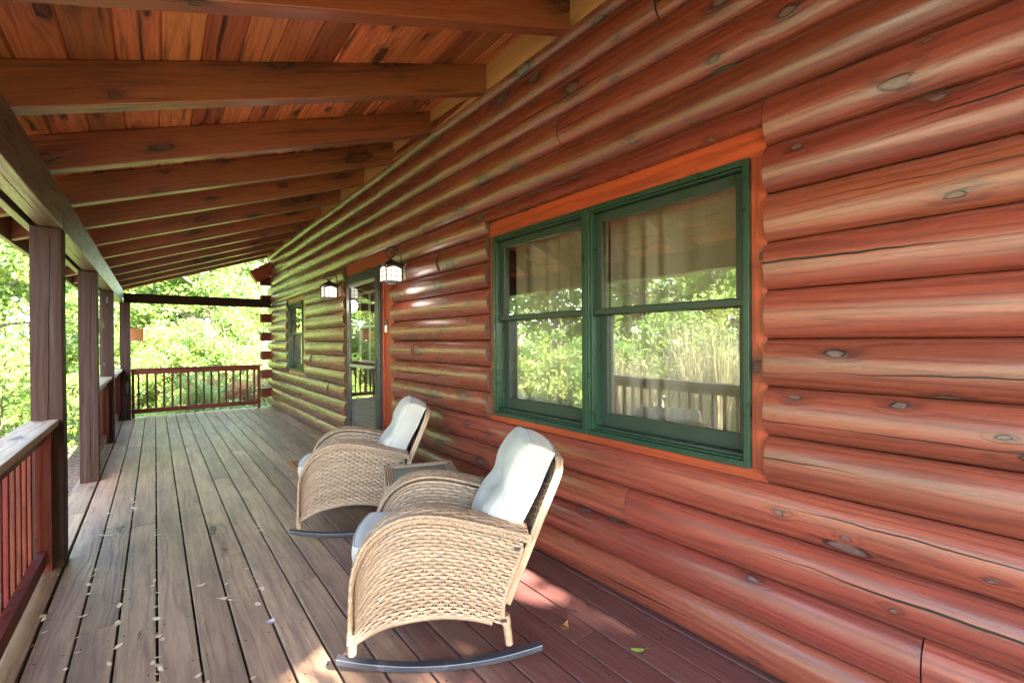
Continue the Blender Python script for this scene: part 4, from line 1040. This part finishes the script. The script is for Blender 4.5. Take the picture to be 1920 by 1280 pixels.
# tall grassy clump behind the near railing (seen in the right-hand window)
rg=np.random.default_rng(55)
def grass_clump(label,x,y,H,R,n):
    r=thing('tall_grass_clump',label,'grass clump',(x,y,-.5)); m=MB()
    V=[];rr=[]
    for i in range(n):
        a=rg.random()*6.28; q=R*.5*math.sqrt(rg.random()); b=np.array([q*math.cos(a),q*math.sin(a),0]); L=H*(.6+.5*rg.random()); lean=np.array([math.cos(a),math.sin(a),0])*(.1+.3*rg.random())*L*.5+rg.normal(size=3)*.08
        sd=np.array([-math.sin(a*3),math.cos(a*3),0])*.006
        p=[b,b+lean*.25+[0,0,L*.5],b+lean+[0,0,L*.95]]
        V+=[p[0]-sd,p[0]+sd,p[1]+sd,p[1]-sd,p[2]+sd*.2,p[2]-sd*.2]; rr+=[rg.random()]*6
    V=np.array(V); k=np.arange(n)*6
    F=np.concatenate([np.stack([k,k+1,k+2,k+3],1),np.stack([k+3,k+2,k+4,k+5],1)])
    m.add(V,F,None,np.array(rr)); m.build('blades',M['stalk'],r)
    m=MB(); cen=V[4::6]; leaves(m,cen,np.full(len(cen),.12),n*3,.022,rg,1.,.1,.35,None); m.build('seed_heads',M['stalk'],r)
grass_clump('tall tan grass clump behind the near railing, reflected in the window',-2.5,3.4,2.1,1.2,900)
grass_clump('smaller tan grass clump farther along the near railing',-2.3,5.0,1.6,.9,500)
# ground cover and far wood
gc=MB(); rg=np.random.default_rng(77)
n=26000; P=np.stack([rg.uniform(-9,7,n),rg.uniform(10.5,30,n),np.full(n,-.5)],1); ok=~((P[:,0]>1.9)&(P[:,1]<11.5)); P=P[ok]
h=.10+.28*rg.random(len(P)); P[:,2]+=h*.6
leaves(gc,P,h*.8,52000,.05,rg,1.,.5,.4,rg.random(len(P)))
o=gc.build('ground_cover_plants',M['leaf_b']); tag(o,'low green ground cover growing beyond the end of the porch','ground cover',None,'stuff')
gc=MB(); n=7000; P=np.stack([rg.uniform(-9,-2.6,n),rg.uniform(-3,11,n),np.full(n,-.46)],1)
leaves(gc,P,np.full(n,.12),16000,.035,rg,.8,.5,.4,rg.random(n))
o=gc.build('garden_grass',M['leaf_a']); tag(o,'patchy green grass of the garden left of the porch','grass',None,'stuff')
fw=MB(); cen=[];rad=[];ti=[]
for i in range(520):
    an=rg.uniform(math.radians(60),math.radians(215)); R_=rg.uniform(38,52); cen.append((R_*math.cos(an),R_*math.sin(an),rg.uniform(0,11)*(1-.3*rg.random()))); rad.append(rg.uniform(1.,2.2)); ti.append(rg.random())
leaves(fw,np.array(cen),np.array(rad),42000,.26,rg,.8,.3,.55,np.array(ti))
o=fw.build('far_wood',M['leaf_b']); tag(o,'far off mass of sunlit woodland behind the garden','woodland',None,'stuff')

# ------------------------------------------------------------------ light, sky, camera
SUN=Vector((.03,-.80,.60)).normalized()
w=bpy.data.worlds.new('World'); S.world=w; w.use_nodes=True; nt=w.node_tree; nt.nodes.clear()
sky=nt.nodes.new('ShaderNodeTexSky'); sky.sky_type='NISHITA'; sky.sun_disc=False
sky.sun_elevation=math.asin(SUN.z); sky.sun_rotation=math.atan2(SUN.x,SUN.y)
sky.air_density=1.; sky.dust_density=1.2
bg=nt.nodes.new('ShaderNodeBackground'); bg.inputs[1].default_value=.15; out=nt.nodes.new('ShaderNodeOutputWorld')
nt.links.new(sky.outputs[0],bg.inputs[0]); nt.links.new(bg.outputs[0],out.inputs[0])
sl=bpy.data.lights.new('sun','SUN'); sl.energy=4.6; sl.angle=math.radians(.53); sl.color=(1,.95,.86)
so=bpy.data.objects.new('sun',sl); COL.objects.link(so); so.rotation_euler=(-SUN).to_track_quat('-Z','Y').to_euler()

cam=bpy.data.cameras.new('camera'); co=bpy.data.objects.new('camera',cam); COL.objects.link(co)
cam.sensor_width=36; cam.lens=16.; cam.clip_start=.02; cam.clip_end=500
yaw=math.atan(669/853.); roll=math.radians(.35); pitch=-math.radians(.2)
fw_=Vector((math.sin(yaw)*math.cos(pitch),math.cos(yaw)*math.cos(pitch),math.sin(pitch))); rt=Vector((math.cos(yaw),-math.sin(yaw),0)); up=rt.cross(fw_)
r2=rt*math.cos(roll)-up*math.sin(roll); u2=rt*math.sin(roll)+up*math.cos(roll)
mw=Matrix(((r2.x,u2.x,-fw_.x,0),(r2.y,u2.y,-fw_.y,0),(r2.z,u2.z,-fw_.z,1.42),(0,0,0,1)))
co.matrix_world=mw; S.camera=co
S.view_settings.view_transform='Standard'; S.view_settings.look='None'; S.view_settings.exposure=4.55; S.view_settings.gamma=1.
S.cycles.max_bounces=10; S.cycles.diffuse_bounces=5; S.cycles.glossy_bounces=4; S.cycles.transparent_max_bounces=12; S.cycles.transmission_bounces=4
S.cycles.use_denoising=True; S.cycles.denoising_prefilter='ACCURATE'; S.cycles.use_adaptive_sampling=False; S.cycles.caustics_reflective=False; S.cycles.caustics_refractive=False; S.cycles.blur_glossy=1.; S.cycles.sample_clamp_indirect=6.
